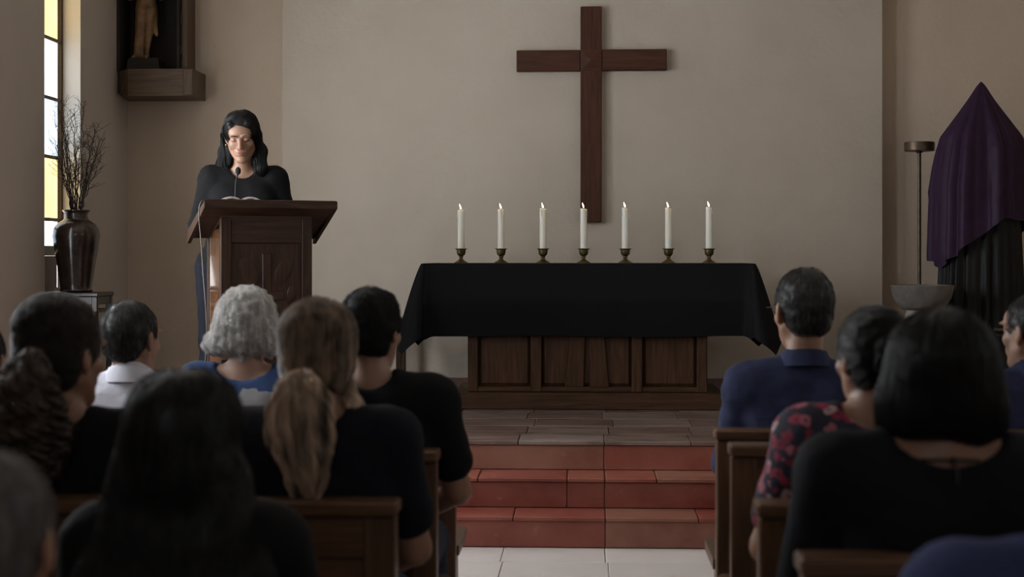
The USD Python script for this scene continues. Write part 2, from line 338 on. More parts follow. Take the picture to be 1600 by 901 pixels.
# the three steps and the platform
for k in range(3):
    st = thing('step', kind='structure')
    z0, z1 = RISE * k, RISE * (k + 1)
    ye = YS[k + 1] if k < 2 else YB
    obj('core', bx(XL, XR, YS[k] + 0.018, ye + (0.05 if k < 2 else 0), 0, z1 - 0.022, 0), M['grout'], st, False)
    j0 = [0.088, -0.105][k == 1]
    rj = sorted(set([0.088 + 0.92 * q for q in range(-5, 5)] + ([-0.105] if k == 1 else [])))
    tiles(st, rj, YS[k], YS[k] + 0.03, z0, z1 - 0.022, ['red0', 'red1', 'red2'], 0.0035)
    tj = [0.09 + 0.46 * q + (-0.195 if k == 1 else 0) for q in range(-9, 9)] + ([0.09] if k == 1 else [])
    if k < 2:
        tiles(st, tj, YS[k] - 0.014, ye + 0.004, z1 - 0.024, z1, ['red0', 'red1', 'red2'], 0.0035, ch=0.005)
    else:
        yy, q = YS[k] - 0.014, 0
        plat = st
        while yy < YB - 0.05:
            d = 0.40 if q else 0.34
            e = min(yy + d, YB)
            tiles(st, [x + 0.03 * (q % 3) for x in tj], yy, e, z1 - 0.024, z1, ['plat0', 'plat1', 'plat2'], 0.0035, ch=0.004)
            yy = e; q += 1
# skirting tiles
def skirting(name, x0, x1, yf, joints):
    sk = thing(name, kind='structure')
    tiles(sk, joints, yf - 0.014, yf, PLAT, PLAT + 0.112, ['skirt'], 0.003, x0, x1)
jx = P(689, 600, YA)[0]
skirting('baseboard_altar', ax0 + 0.001, ax1, YA, [jx + 0.30 * k for k in range(-9, 12)])
skirting('baseboard_back_window_side', XL, ax0 - 0.002, YB, [XL + 0.3 * k for k in range(1, 5)])
skirting('baseboard_back_statue_side', ax1 + 0.002, XR, YB, [ax1 + 0.3 * k for k in range(1, 6)])

# ---- windows
def make_window(n, xw, sgn, y0, y1, z0, z1, ncol, zbars, pane_key, depth=0.14, thick=(), split=None):
    w = thing(f'window_{n}', kind='structure')
    xg = xw + sgn * depth
    fr = 0.028
    obj('window_frame', [bx(xg - 0.02, xg + 0.02, y0, y0 + fr, z0, z1), bx(xg - 0.02, xg + 0.02, y1 - fr, y1, z0, z1),
                         bx(xg - 0.02, xg + 0.02, y0, y1, z0, z0 + fr), bx(xg - 0.02, xg + 0.02, y0, y1, z1 - fr, z1)], M['framebrown'], w)
    zs = [z0] + list(zbars) + [z1]; ys = np.linspace(y0, y1, ncol + 1) if split is None else np.array(split)
    for zb in zbars:
        h = 0.032 if zb in thick else 0.011
        obj('muntin', bx(xg - 0.016, xg + 0.016, y0 + fr, y1 - fr, zb - h, zb + h), M['framebrown'], w)
    for yb in ys[1:-1]:
        obj('muntin', bx(xg - 0.013, xg + 0.013, yb - 0.008, yb + 0.008, z0 + fr, z1 - fr), M['framebrown'], w)
    for i in range(len(zs) - 1):
        for j in range(len(ys) - 1):
            obj('pane', bx(xg - 0.004, xg + 0.004, ys[j] + 0.002, ys[j + 1] - 0.002, zs[i] + 0.002, zs[i + 1] - 0.002, 0), M[pane_key(i, j)], w, False)
    obj('window_sill', bx(xw - sgn * 0.02, xg, y0 - 0.0, y1, z0 - 0.03, z0 + 0.003), M['wall_left'], w)
    return w
zb = [1.485, 1.69, 2.10, 2.485, 2.875, 3.27]
tab = ['white', 'white', 'amber', 'blue', 'white', 'amber', 'cream']
def key1(i, j):
    if j == 2: return 'pane_' + ('cream' if i in (3, 4) else tab[i])
    return 'pane_' + tab[(i + (j == 0) * 2) % 7]
w1 = make_window(1, XL, -1, WY0, WY1, WZ0, WZ1, 3, zb, key1, thick=(1.485,), split=[WY0, 9.80, 10.215, WY1])
obj('shutter', bx(XL - 0.108, XL - 0.085, WY0 + 0.008, 10.05, WZ0 + 0.006, 1.452, 0.004), M['wornz'], w1, label='low worn wooden shutter board')
M['reveal'] = plaster('plaster_daylight_toned', (0.74, 0.70, 0.63), (0.80, 0.76, 0.69))  # paler than the walls, standing in for strong daylight on the reveal
obj('reveal', bx(XL - 0.118, XL - 0.0005, WY1 - 0.006, WY1 - 0.0002, WZ0 + 0.004, WZ1, 0), M['reveal'], w1, False, label='pale window reveal, its colour raised for the daylight on it')
obj('reveal', bx(XL - 0.118, XL - 0.0005, WY0 + 0.0002, WY0 + 0.006, WZ0 + 0.004, WZ1, 0), M['reveal'], w1, False, label='pale window reveal, its colour raised for the daylight on it')
for i, (a, b, c, d) in enumerate(UNSEEN_LEFTWINS):
    make_window(2 + i, XL, -1, a, b, c, d, 3, list(np.arange(c + 0.42, d - 0.2, 0.42)), lambda i, j: 'unseen_pane_left', depth=0.10)  # unseen windows that light the altar wall from the side
for i, (a, b, c, d) in enumerate(FILL_RIGHTWINS):
    make_window(4 + i, XR, 1, a, b, c, d, 3, list(np.arange(c + 0.42, d - 0.2, 0.42)), lambda i, j: 'fill_pane_right')  # added windows that soften the dark side

w = thing('window_6', kind='structure')  # window added behind the camera to brighten what faces it
yg = YR - 0.10
obj('window_frame', [bx(ADDED_RW[0], ADDED_RW[0] + .04, yg - .02, yg + .02, ADDED_RW[2], ADDED_RW[3]), bx(ADDED_RW[1] - .04, ADDED_RW[1], yg - .02, yg + .02, ADDED_RW[2], ADDED_RW[3]), bx(ADDED_RW[0], ADDED_RW[1], yg - .02, yg + .02, ADDED_RW[2], ADDED_RW[2] + .04), bx(ADDED_RW[0], ADDED_RW[1], yg - .02, yg + .02, ADDED_RW[3] - .04, ADDED_RW[3])], M['framebrown'], w)
for i in range(4):
    a, c = ADDED_RW[0] + 0.65 * i, ADDED_RW[0] + 0.65 * (i + 1)
    if i: obj('muntin', bx(a - .012, a + .012, yg - .015, yg + .015, ADDED_RW[2] + .04, ADDED_RW[3] - .04), M['framebrown'], w)
    obj('pane', bx(a + .013, c - .013, yg - .004, yg + .004, ADDED_RW[2] + .02, ADDED_RW[3] - .02, 0), M['fill_pane_rear'], w, False)
# ================================================================== ALTAR
HA = 1.397                       # top of the altar above the nave floor
YF = 10.0
alt = thing('altar', 'dark carved wooden altar table standing on a low plinth under the black cloth', 'altar', (0, YF, PLAT))
T = HA - PLAT - 0.004
obj('plinth', bx(-0.87, 0.87, 0.0, 0.78, 0, 0.107, 0.006), M['oakx'], alt)
obj('body', bx(-0.745, 0.745, 0.10, 0.70, 0.107, T - 0.06, 0.004), M['oakx'], alt)
def ax(px): return P(px, 560, YF + 0.06)[0]
for a, b in ((731, 747), (829, 846), (987, 1004), (1089, 1105)):
    obj('stile', bx(ax(a), ax(b), 0.052, 0.104, 0.107, T - 0.06, 0.006), M['oakz'], alt)
obj('rail', bx(ax(731), ax(1105), 0.060, 0.104, 0.107, 0.142, 0.006), M['oakx'], alt)
obj('rail', bx(ax(731), ax(1105), 0.060, 0.104, T - 0.16, T - 0.06, 0.006), M['oakx'], alt)
for a, b in ((747, 829), (846, 987), (1004, 1089)):
    g = 0.02
    obj('panel', hull([(ax(a), 0.10, 0.142), (ax(b), 0.10, 0.142), (ax(a), 0.10, T - 0.16), (ax(b), 0.10, T - 0.16), (ax(a) + g, 0.084, 0.165), (ax(b) - g, 0.084, 0.165), (ax(a) + g, 0.084, T - 0.18), (ax(b) - g, 0.084, T - 0.18)]), M['oakz'], alt)
zt = T - 0.30
for (t0, t1, b0, b1) in ((898, 916, 884, 911), (919, 937, 922, 951)):
    obj('carved_ray', hull([(ax(t0), 0.062, T - 0.165), (ax(t1), 0.062, T - 0.165), (ax(b0), 0.062, 0.144), (ax(b1), 0.062, 0.144), (ax(t0) - 0.006, 0.09, T - 0.165), (ax(t1) + 0.006, 0.09, T - 0.165), (ax(b0) - 0.008, 0.09, 0.144), (ax(b1) + 0.008, 0.09, 0.144)]), M['oakz'], alt)
for s in (-1, 1):
    obj('side_panel', bx(s * 0.742, s * 0.768, 0.10, 0.70, 0.107, T - 0.06, 0.004), M['oakz'], alt)
obj('altar_top', bx(-1.065, 1.065, 0.004, 0.745, T - 0.06, T, 0.006), M['oakx'], alt)

# altar cloth: perimeter sheet with hanging corners
def altar_cloth():
    hx, y0, y1, r = 1.068, YF, YF + 0.752, 0.02
    loop = []                                   # (x, y, nx, ny, cornerness, side)
    def seg(a, b, n, nrm, side):
        for t in np.linspace(0, 1, n, endpoint=False): loop.append((a[0] + (b[0] - a[0]) * t, a[1] + (b[1] - a[1]) * t, *nrm, None, side, t))
    def arc(c, a0, n, cs):
        for t in np.linspace(0, 1, n, endpoint=False):
            a = a0 + t * np.pi / 2; loop.append((c[0] + r * np.cos(a), c[1] + r * np.sin(a), np.cos(a), np.sin(a), t, cs, t))
    seg((-hx + r, y0), (hx - r, y0), 170, (0, -1), 'f'); arc((hx - r, y0 + r), -np.pi / 2, 40, 'cfr')
    seg((hx, y0 + r), (hx, y1 - r), 50, (1, 0), 's'); arc((hx - r, y1 - r), 0, 24, 'cb')
    seg((hx - r, y1), (-hx + r, y1), 90, (0, 1), 'b'); arc((-hx + r, y1 - r), np.pi / 2, 24, 'cb')
    seg((-hx, y1 - r), (-hx, y0 + r), 50, (-1, 0), 's'); arc((-hx + r, y0 + r), np.pi, 40, 'cfl')
    n = len(loop); nt = 26; G = np.zeros((nt, n, 3))
    for i, (x, y, nx, ny, cn, side, u) in enumerate(loop):
        L, fl, amp = 0.462, 0.0, 0.0
        if side[0] == 'c':
            w = 1 - abs(2 * cn - 1)
            L = (0.462 if (cn < 0.5) == (side == 'cfr') or side == 'cb' else 0.425) * (1 - w) + 0.575 * w; fl = 0.115 + 0.075 * math.sin(np.pi * cn)
            if side == 'cfl': fl = 0.02 + 0.135 * (1 - abs(2 * (0.55 - 0.45 * cn) - 1) ** 2 * 0.6) * min(1, 6 * cn + 0.15) if False else 0.02 + 0.15 * np.sin(np.pi / 2 * min(1, (1 - abs(cn - 0.5) * 2) + 0.45))
            else: fl = 0.02 + 0.15 * np.sin(np.pi / 2 * min(1, (1 - abs(cn - 0.5) * 2) + 0.45))
        elif side == 's': fl = 0.105 + 0.015 * math.sin(u * 19); L = 0.44
        elif side == 'f':
            d = min(u, 1 - u) * 2.1
            fl = 0.012 + 0.10 * math.exp(-(d / 0.035) ** 2); L = 0.462 + 0.004 * math.sin(x * 5) + 0.02 * math.exp(-(d / 0.03) ** 2)
        else: fl = 0.015
        for j in range(nt):
            t = j / (nt - 1)
            prof = t ** 0.85
            if side == 'f':
                bend = 0.040 * (1 - abs(t - 0.5) / 0.5) if t > 0.5 else 0.040 * (t / 0.5)
                out = 0.003 + bend + fl * t * 0.6 + 0.0022 * math.sin(x * 14 + 2 * math.sin(x * 5)) * t
            else:
                out = 0.003 + fl * prof + 0.004 * math.sin(4.0 * t + 11 * u) * t
            G[j, i] = (x + nx * out, y + ny * out, HA + 0.003 - L * t - (0.0 if t else 0.0))
    rings = [G]
    top = G[0].copy(); c = V(0, (y0 + y1) / 2, HA + 0.004)
    tops = np.stack([c + (top - c) * s for s in (0.02, 0.5, 0.9, 0.985)]); tops[..., 2] = HA + 0.004
    m = sheet(np.concatenate([tops, G]), closed=True)
    m.fix_normals() if False else None
    if m.face_normals[len(m.faces) // 4][2] < -0.5 or (m.face_normals[:n * 2, 2].mean() < 0): m.invert()
    return solidify(m, 0.0025)
obj('altar_cloth', altar_cloth(), M['blackcloth'], smooth=45, label='black cloth with a pressed crease draped over the altar, corners hanging in points', cat='altar cloth')

# candles
CPX = [720.5, 783, 848.5, 912, 977, 1044.5, 1108]; CTOP = [324, 323, 322, 322, 321, 321, 320]
order = ['candle at the end of the row nearest the lectern', 'second candle counting from the lectern end', 'third candle counting from the lectern end', 'middle candle of the seven, in front of the foot of the cross', 'fifth candle counting from the lectern end', 'sixth candle counting from the lectern end', 'candle at the end of the row nearest the veiled statue']
horder = ['brass candle holder nearest the lectern', 'second brass candle holder from the lectern end', 'third brass candle holder from the lectern end', 'middle brass candle holder of the seven, below the cross', 'fifth brass candle holder from the lectern end', 'sixth brass candle holder from the lectern end', 'brass candle holder nearest the veiled statue']
YC = YF + 0.30
for i, (px, ty) in enumerate(zip(CPX, CTOP)):
    x = P(px, 400, YC)[0]; zb_ = HA + 0.0045
    h = thing('candle_holder', horder[i] + ', on the black cloth', 'candle holder', (x, YC, zb_), i * 0.7, 'brass candle holders on the altar')
    obj('foot', lathe([(0, 0), (0.047, 0), (0.048, 0.004), (0.044, 0.008), (0.033, 0.015), (0.018, 0.024), (0.011, 0.034), (0.009, 0.040), (0.0, 0.040)]), M['brass'], h)
    obj('knop', lathe([(0, 0.036), (0.010, 0.037), (0.016, 0.043), (0.016, 0.046), (0.010, 0.050), (0, 0.051)]), M['brass'], h)
    obj('cup', lathe([(0, 0.047), (0.010, 0.048), (0.022, 0.054), (0.029, 0.066), (0.030, 0.084), (0.032, 0.092), (0.040, 0.096), (0.041, 0.0985), (0.030, 0.0985), (0.025, 0.097), (0.024, 0.072), (0, 0.072)]), M['brass'], h)
    hz = P(px, ty + 4, YC)[2] - (zb_ + 0.072)
    c = thing('candle', order[i], 'candle', (x, YC, zb_ + 0.0725), i * 1.3, 'lit white candles on the altar')
    rr = np.random.RandomState(i)
    prof = [(0, 0), (0.0225, 0)] + [(0.0225 + rr.uniform(-.0006, .0006), z) for z in np.linspace(0.02, hz - 0.012, 9)] + [(0.0222, hz - 0.003), (0.020, hz), (0.017, hz - 0.002), (0.010, hz - 0.006), (0, hz - 0.007)]
    wx = lathe(prof, 32); a = np.arctan2(wx.vertices[:, 1], wx.vertices[:, 0]); top_ = wx.vertices[:, 2] > hz - 0.004
    wx.vertices[top_, 2] += 0.0025 * np.sin(a[top_] + i)
    obj('wax', wx, M['wax'], c, 50)
    for q in range(2):
        an = rr.uniform(0, 6.28); l = rr.uniform(0.02, 0.07)
        obj('wax_drip', tube([(0.0222 * math.cos(an), 0.0222 * math.sin(an), hz - 0.004), (0.0232 * math.cos(an), 0.0232 * math.sin(an), hz - l * 0.6), (0.0232 * math.cos(an), 0.0232 * math.sin(an), hz - l)], [0.0016, 0.0022, 0.003], 8), M['wax'], c, True)
    obj('wick', tube([(0, 0, hz - 0.008), (0.0005, 0, hz + 0.004), (-0.0015, 0, hz + 0.010)], 0.0011, 6), M['wick'], c)
    fl = lathe([(0, 0.0), (0.0035, 0.003), (0.0056, 0.009), (0.0056, 0.014), (0.0038, 0.023), (0.0016, 0.031), (0, 0.037)], 16)
    ca, sa = math.cos(-i * 1.3), math.sin(-i * 1.3)
    lean = -0.22 * np.clip(fl.vertices[:, 2], 0, 1) * (1 + 8 * fl.vertices[:, 2])
    fl.vertices[:, 0] += lean * ca; fl.vertices[:, 1] += lean * sa
    fl.apply_translation((-0.001, 0, hz + 0.004)); obj('flame', fl, M['flame'], c, True)

# ================================================================== CROSS
YX = YA - 0.065
def xz(px, py): p = P(px, py, YX); return p[0], p[2]
cr = thing('cross', 'tall plain dark brown wooden cross mounted on the wall above the altar', 'cross')
l0, zt0 = xz(907, 10); r0, _ = xz(940, 10); _, zb0 = xz(920, 347); a0, za0 = xz(807, 78.5); a1, za1 = xz(1042, 110)
zc = (za0 + za1) / 2; ha = (za0 - za1) / 2; xc = (l0 + r0) / 2; hw = (r0 - l0) / 2
obj('upright', bx(l0, r0, YX, YA - 0.001, zb0, zt0, 0.005), M['crossz'], cr)
obj('arm', bx(a0, l0 - 0.0005, YX + 0.003, YA - 0.001, zc - ha, zc + ha, 0.005), M['crossx'], cr)
obj('arm', bx(r0 + 0.0005, a1, YX + 0.003, YA - 0.001, zc - ha + 0.003, zc + ha + 0.003, 0.005), M['crossx'], cr)
d = min(hw, ha)
obj('centre_boss', hull([(xc - hw, YX, zc - ha), (xc + hw, YX, zc - ha), (xc - hw, YX, zc + ha), (xc + hw, YX, zc + ha), (xc, YX - 0.010, zc)] + [(xc - hw, YX + .01, zc - ha), (xc + hw, YX + .01, zc + ha), (xc + hw, YX + .01, zc - ha), (xc - hw, YX + .01, zc + ha)]), M['crossx'], cr, False)

# ================================================================== LECTERN (turned towards the pews)
RL = math.radians(29.0)
YL = 8.66
lx = P(417, 400, YL)[0]
lec = thing('lectern', 'dark carved wooden lectern with sloping top, the woman in black stands behind it', 'lectern', (lx, YL, PLAT), RL)
# local: x across, -y front, z up
zf = P(410, 313, YL)[2] - PLAT        # height of the front edge of the desk
bw, bd = 0.258, 0.145
zq = zf - 0.10
obj('body', bx(-bw + 0.014, bw - 0.014, 0.012, bd * 2 - 0.012, 0.02, zq, 0.004), M['lectz'], lec)
for s in (-1, 1):
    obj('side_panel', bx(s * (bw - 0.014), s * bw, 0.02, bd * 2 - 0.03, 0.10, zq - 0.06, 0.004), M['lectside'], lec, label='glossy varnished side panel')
    obj('corner_post', bx(s * (bw - 0.052), s * (bw + 0.006), -0.006, 0.03, 0.06, zq, 0.002), M['lectz'], lec)
    obj('corner_post', bx(s * (bw - 0.03), s * (bw + 0.006), bd * 2 - 0.03, bd * 2 + 0.004, 0.06, zq, 0.003), M['lectz'], lec)
    obj('side_rail', bx(s * (bw - 0.012), s * (bw + 0.003), 0.02, bd * 2 - 0.03, zq - 0.40, zq - 0.39, 0.002), M['lectz'], lec)
obj('rail', bx(-bw + 0.05, bw - 0.05, -0.003, 0.03, zq - 0.14, zq, 0.005), M['lectx'], lec)
obj('rail', bx(-bw + 0.05, bw - 0.05, -0.003, 0.03, 0.06, 0.20, 0.005), M['lectx'], lec)
obj('base', bx(-bw - 0.05, bw + 0.05, -0.05, bd * 2 + 0.04, 0, 0.06, 0.008), M['lectx'], lec)
obj('carved_panel', bx(-bw + 0.05, bw - 0.05, 0.006, 0.03, 0.20, zq - 0.14, 0.002), M['lectz'], lec)
# carving: a cross between two lobed leaves over a chalice-like foot
zc_ = 0.70
obj('carved_cross', [bx(-0.026, 0.026, -0.002, 0.012, zc_ - 0.30, zc_ + 0.30, 0.004), bx(-0.105, 0.105, -0.001, 0.012, zc_ + 0.035, zc_ + 0.090, 0.007)], M['lectz'], lec)
for s in (-1, 1):
    for (u, v_, a_, b_, t_) in ((0.10, 0.20, 0.045, 0.085, 0.5), (0.10, -0.07, 0.042, 0.095, -0.4), (0.145, 0.07, 0.028, 0.055, 0.2), (0.07, -0.25, 0.05, 0.05, 0.9)):
        e = trimesh.creation.icosphere(3); e.apply_scale((a_, 0.009, b_)); e.apply_transform(trimesh.transformations.rotation_matrix(s * t_, (0, 1, 0))); e.apply_translation((s * u, 0.006, zc_ + v_))
        obj('carved_leaf', e, M['lectz'], lec, True)
# sloping desk top: high edge at the front, low edge at the reader
hw_, tk, slope, dp = 0.382, 0.045, 0.165, 0.37
yA, yB_ = -0.10, -0.10 + dp
def slab(x0, x1, ya, yb, za, zb2, t, c=0.006):
    q = [(x, y_, z_) for x in (x0, x1) for (y_, z_) in ((ya, za), (yb, zb2))]
    return hull([(a + (c if a < 0 else -c) * e1, b + (c if b == ya else -c) * e2, z_ - c * e3) for (a, b, z_) in q for (e1, e2, e3) in ((1, 1, 0), (0, 0, 1))] +
                [(a, b, z_ - t) for (a, b, z_) in q])
obj('desk_top', slab(-hw_, hw_, yA, yB_, zf, zf - slope, tk), M['lectx'], lec)
obj('desk_side', hull([(-hw_, yA + .01, zf - tk), (-hw_, yB_, zf - slope - tk), (-hw_, yB_, zf - slope - tk - .03), (-hw_, yA + 0.01, zf - tk - 0.005), (-hw_ + .02, yA + .01, zf - tk), (-hw_ + .02, yB_, zf - slope - tk), (-hw_ + .02, yB_, zf - slope - tk - .03), (-hw_ + .02, yA + .01, zf - tk - .005)]), M['lectx'], lec)
obj('desk_side', hull([(hw_, yA + .01, zf - tk), (hw_, yB_, zf - slope - tk), (hw_, yB_, zf - slope - tk - .03), (hw_, yA + 0.01, zf - tk - 0.005), (hw_ - .02, yA + .01, zf - tk), (hw_ - .02, yB_, zf - slope - tk), (hw_ - .02, yB_, zf - slope - tk - .03), (hw_ - .02, yA + .01, zf - tk - .005)]), M['lectx'], lec)
obj('neck', hull([(x, y_, z_) for x in (-bw - 0.004, bw + 0.004) for (y_, z_) in ((-0.004, zq - 0.012), (bd * 2, zq - 0.012), (-0.004, zf - tk - 0.040), (bd * 2 - 0.03, zf - tk - 0.165))]), M['lectx'], lec)
obj('book_ledge', bx(-hw_ + 0.03, hw_ - 0.03, yB_ - 0.012, yB_ + 0.012, zf - slope - 0.02, zf - slope + 0.022, 0.004), M['lectx'], lec)
def LP(x, y, z):
    c, s = math.cos(RL), math.sin(RL); return V(lx + c * x - s * y, YL + s * x + c * y, PLAT + z)
def deskz(y): return zf - slope * (y - yA) / dp
# open book on the desk
bk = thing('book', 'open book with cream pages lying on the sloping lectern top', 'book', LP(-0.17, -0.09, 0) - V(0, 0, 0), RL)
def page(s):
    u = np.linspace(0, 1, 14); v = np.linspace(0, 1, 8); G = np.zeros((8, 14, 3))
    for j, vv in enumerate(v):
        for i, uu in enumerate(u):
            yy = 0.02 + 0.22 * vv
            G[j, i] = (s * uu * 0.155, yy, deskz(yy - 0.09) + 0.006 + 0.026 * math.sin(np.pi * min(1, uu * 1.15 + 0.08)) ** 0.8 * (1 - 0.2 * uu))
    return sheet(G if s > 0 else G[:, ::-1])
cv = [(s * 0.165, yy, deskz(yy - 0.09) + z_) for s in (-1, 1) for yy in (0.01, 0.25) for z_ in (0.0015, 0.0065)]
obj('cover', hull(cv), M['blackmetal'], bk)
for s in (-1, 1):
    pg = page(s); 
    if pg.face_normals[:, 2].mean() < 0: pg.invert()
    low = pg.copy(); low.vertices = np.array([(a, b, deskz(b - 0.09) + 0.006) for a, b, _ in low.vertices])
    obj('pages', solidify(pg, 0.012), M['paper'], bk, 40)
# gooseneck microphone on the lectern
mic = thing('microphone', 'black gooseneck microphone on the lectern before the speaking woman', 'microphone', LP(-0.15, 0.15, 0), RL)
g0 = V(0.0, 0.0, deskz(0.15)); mh = P(372, 268, YL + 0.10)
c_, s_ = math.cos(-RL), math.sin(-RL); dv = mh - LP(-0.15, 0.15, 0); mhl = V(c_ * dv[0] - s_ * dv[1], s_ * dv[0] + c_ * dv[1], dv[2])
obj('mic_base', lathe([(0, 0), (0.024, 0), (0.024, 0.012), (0.012, 0.022), (0, 0.022)], 24, g0 - V(0, 0, 0.002)), M['blackmetal'], mic)
pth = spline([g0 + V(0, 0, 0.02), g0 + V(0.012, 0, 0.10), g0 + (mhl - g0) * 0.72 + V(-0.006, 0, 0), mhl - V(0, 0, 0.012)], 20)
obj('gooseneck', tube(pth, 0.0042, 8), M['blackmetal'], mic, True)
fm = trimesh.creation.icosphere(3); fm.apply_scale((0.016, 0.016, 0.023)); fm.apply_translation(mhl + V(0, 0, 0.004)); obj('windscreen', fm, M['foam'], mic, True)
cb = thing('cable', 'thin grey cable hanging down beside the lectern from its sloping top', 'cable')
e0 = LP(-hw_ - 0.006, yA + 0.02, zf - 0.01); e1 = P(317, 420, e0[1]); 
obj('cord', tube(spline([LP(-hw_ + 0.02, yA + 0.04, zf - 0.006), e0, (e0 + e1) / 2 + V(-0.012, 0, 0), e1, V(e1[0] + 0.005, e1[1], PLAT + 0.35), V(e1[0], e1[1] + 0.02, PLAT + 0.006), V(e1[0] + 0.1, e1[1] + 0.1, PLAT + 0.005)], 60), 0.0035, 6), M['cable'], cb, True)

# ================================================================== FONT, CANDLE STAND, VEILED STATUE
YFo = 10.22
p = P(1441, 445, YFo); rb = (P(1490, 445, YFo)[0] - P(1392, 445, YFo)[0]) / 2; H = p[2] - PLAT
fo = thing('font', 'grey stone holy water basin on a pale pedestal before the candle stand', 'font', (p[0], YFo, PLAT))
hb = 38 * YFo / F
bowl = lathe([(0, H - hb), (rb * 0.62, H - hb), (rb * 0.74, H - hb * 0.88), (rb * 0.92, H - hb * 0.5), (rb * 0.99, H - hb * 0.12), (rb, H - 0.004), (rb * 0.985, H), (rb * 0.90, H), (rb * 0.88, H - 0.006), (rb * 0.8, H - hb * 0.5), (rb * 0.4, H - hb * 0.78), (0, H - hb * 0.8)], 56)
obj('bowl', bowl, M['stone'], fo, 40)
obj('water', lathe([(0, H - 0.05), (rb * 0.845, H - 0.05), (rb * 0.845, H - 0.052), (0, H - 0.052)], 40), mat('water', {'p': ('principled_bsdf', dict(base_color=(0.8, 0.85, 0.85), roughness=0.03, transmission_weight=1.0, ior=1.33))}, []), fo)
rc = 29 * YFo / F
obj('pedestal', lathe([(0, 0.08), (rc * 1.15, 0.08), (rc * 1.08, 0.12), (rc * 0.98, 0.25), (rc * 0.97, H - hb - 0.12), (rc * 0.92, H - hb - 0.05), (rc * 0.80, H - hb), (0, H - hb)], 40), M['pale_stone'], fo, 40)
obj('pedestal_foot', lathe([(0, 0), (rc * 1.5, 0), (rc * 1.5, 0.05), (rc * 1.3, 0.08), (0, 0.08)], 40), M['pale_stone'], fo)
YSt = 10.85
p = P(1436.5, 222, YSt); H = p[2] - PLAT; rt = 23 * YSt / F
cs = thing('candle_stand', 'tall slim bronze stand with a round empty tray behind the stone font', 'candle stand', (p[0], YSt, PLAT))
obj('tray', lathe([(0, H - 0.062), (rt - 0.003, H - 0.062), (rt, H - 0.058), (rt, H - 0.003), (rt - 0.003, H), (rt - 0.008, H - 0.003), (rt - 0.008, H - 0.045), (0, H - 0.045)], 48), M['bronze'], cs)
obj('collar', lathe([(0, H - 0.075), (0.018, H - 0.075), (0.026, H - 0.062), (0, H - 0.062)], 24), M['bronze'], cs)
obj('pole', lathe([(0, 0.03), (0.0125, 0.03), (0.0125, H - 0.072), (0, H - 0.072)], 20), M['bronze'], cs)
obj('base', lathe([(0, 0), (0.10, 0), (0.10, 0.012), (0.045, 0.03), (0.02, 0.06), (0, 0.06)], 40), M['bronze'], cs)

YV = 10.62
vx = P(1533, 300, YV)[0]; ms = YV / F       # metres per pixel there
ve = thing('veiled_statue', 'statue hidden under a purple veil with a black pleated drape below', 'statue', (vx, YV, PLAT))
def zpx(py): return CAMZ - (py - HY) * ms - PLAT
# silhouette half widths (pixels) of the purple veil by picture height
ys_ = np.array([132, 138, 160, 190, 215, 235, 262, 300, 310, 345, 400, 430]); wl = np.array([0.5, 6, 20, 40, 56, 60, 65, 70, 69, 70, 71, 68]); wr = np.array([0.5, 6, 19, 39, 55, 63, 64, 65, 65, 66, 67, 66])
na, nt = 220, 70
G = np.zeros((nt, na, 3))
rs = np.random.RandomState(5)
fold = [(7, 0.4), (11, 1.7), (15, 2.9), (5, 4.0)]
for i in range(na):
    a = 2 * np.pi * i / na                  # a = 0 towards +x; the camera is at -y
    cx_, sy_ = math.cos(a), math.sin(a)
    # hem height: long at the side of the font, short at the front centre
    u = (a + np.pi) % (2 * np.pi)           # angle from -x, through -y
    hem = np.interp(u, [0, 0.35, 0.9, 1.5, 1.75, 2.2, 2.9, 3.6, 4.7, 5.7, 2 * np.pi], [414, 418, 396, 362, 346, 342, 352, 370, 390, 404, 414])
    for j in range(nt):
        t = j / (nt - 1); py = 132 + (hem - 132) * t ** 0.9
        w = np.interp(py, ys_, wr) if cx_ > 0 else np.interp(py, ys_, wl)
        pl = sum(1.2 * abs(math.sin(0.5 * (k * a + ph + 0.5 * t))) ** 1.6 * 2 - 1.1 for k, ph in ((8, 0.4), (12, 1.7), (18, 2.9), (6, 4.0))) / 4
        grow = min(1, (py - 132) / 110.0)
        pleat = 1 + 0.13 * pl * (0.4 + grow) + 0.05 * math.sin(3 * a + 1) * grow
        r_x = w * ms; r_y = w * ms * (0.72 + 0.1 * grow)
        q = pleat if abs(cx_) < 0.92 else 1 + (pleat - 1) * 0.35
        G[j, i] = (r_x * cx_ * q, r_y * sy_ * q, zpx(py) + 0.006 * math.sin(9 * a) * t)
m = sheet(G, closed=True)
if (m.face_normals * (m.triangles_center - V(0, 0, 0.9)))[:, :2].sum(1).mean() < 0: m.invert()
obj('veil', solidify(m, 0.003), M['purple'], ve, 60, label='purple cloth veil')
G = np.zeros((40, 260, 3))
for i in range(260):
    a = 2 * np.pi * i / 260
    for j in range(40):
        t = j / 39; z = zpx(300) * (1 - t) + 0.012 * t
        w = (56 + 10 * t) * ms
        pl = 0.055 * math.sin(15 * a + 1.2 * math.sin(3 * a)) + 0.045 * math.sin(27 * a + 2 * math.sin(2 * a) + 1.5 * t)
        G[j, i] = (w * math.cos(a) * (1 + pl * (0.5 + t)), w * 0.74 * math.sin(a) * (1 + pl * (0.5 + t)), z)
m = sheet(G, closed=True)
if (m.face_normals * (m.triangles_center - V(0, 0, 0.5)))[:, :2].sum(1).mean() < 0: m.invert()
obj('drape', solidify(m, 0.003), M['blackdrape'], ve, 60, label='black pleated drape')
obj('plinth', lathe([(0, 0), (0.20, 0), (0.20, 0.10), (0.18, 0.12), (0, 0.12)], 32), M['oakx'], ve)

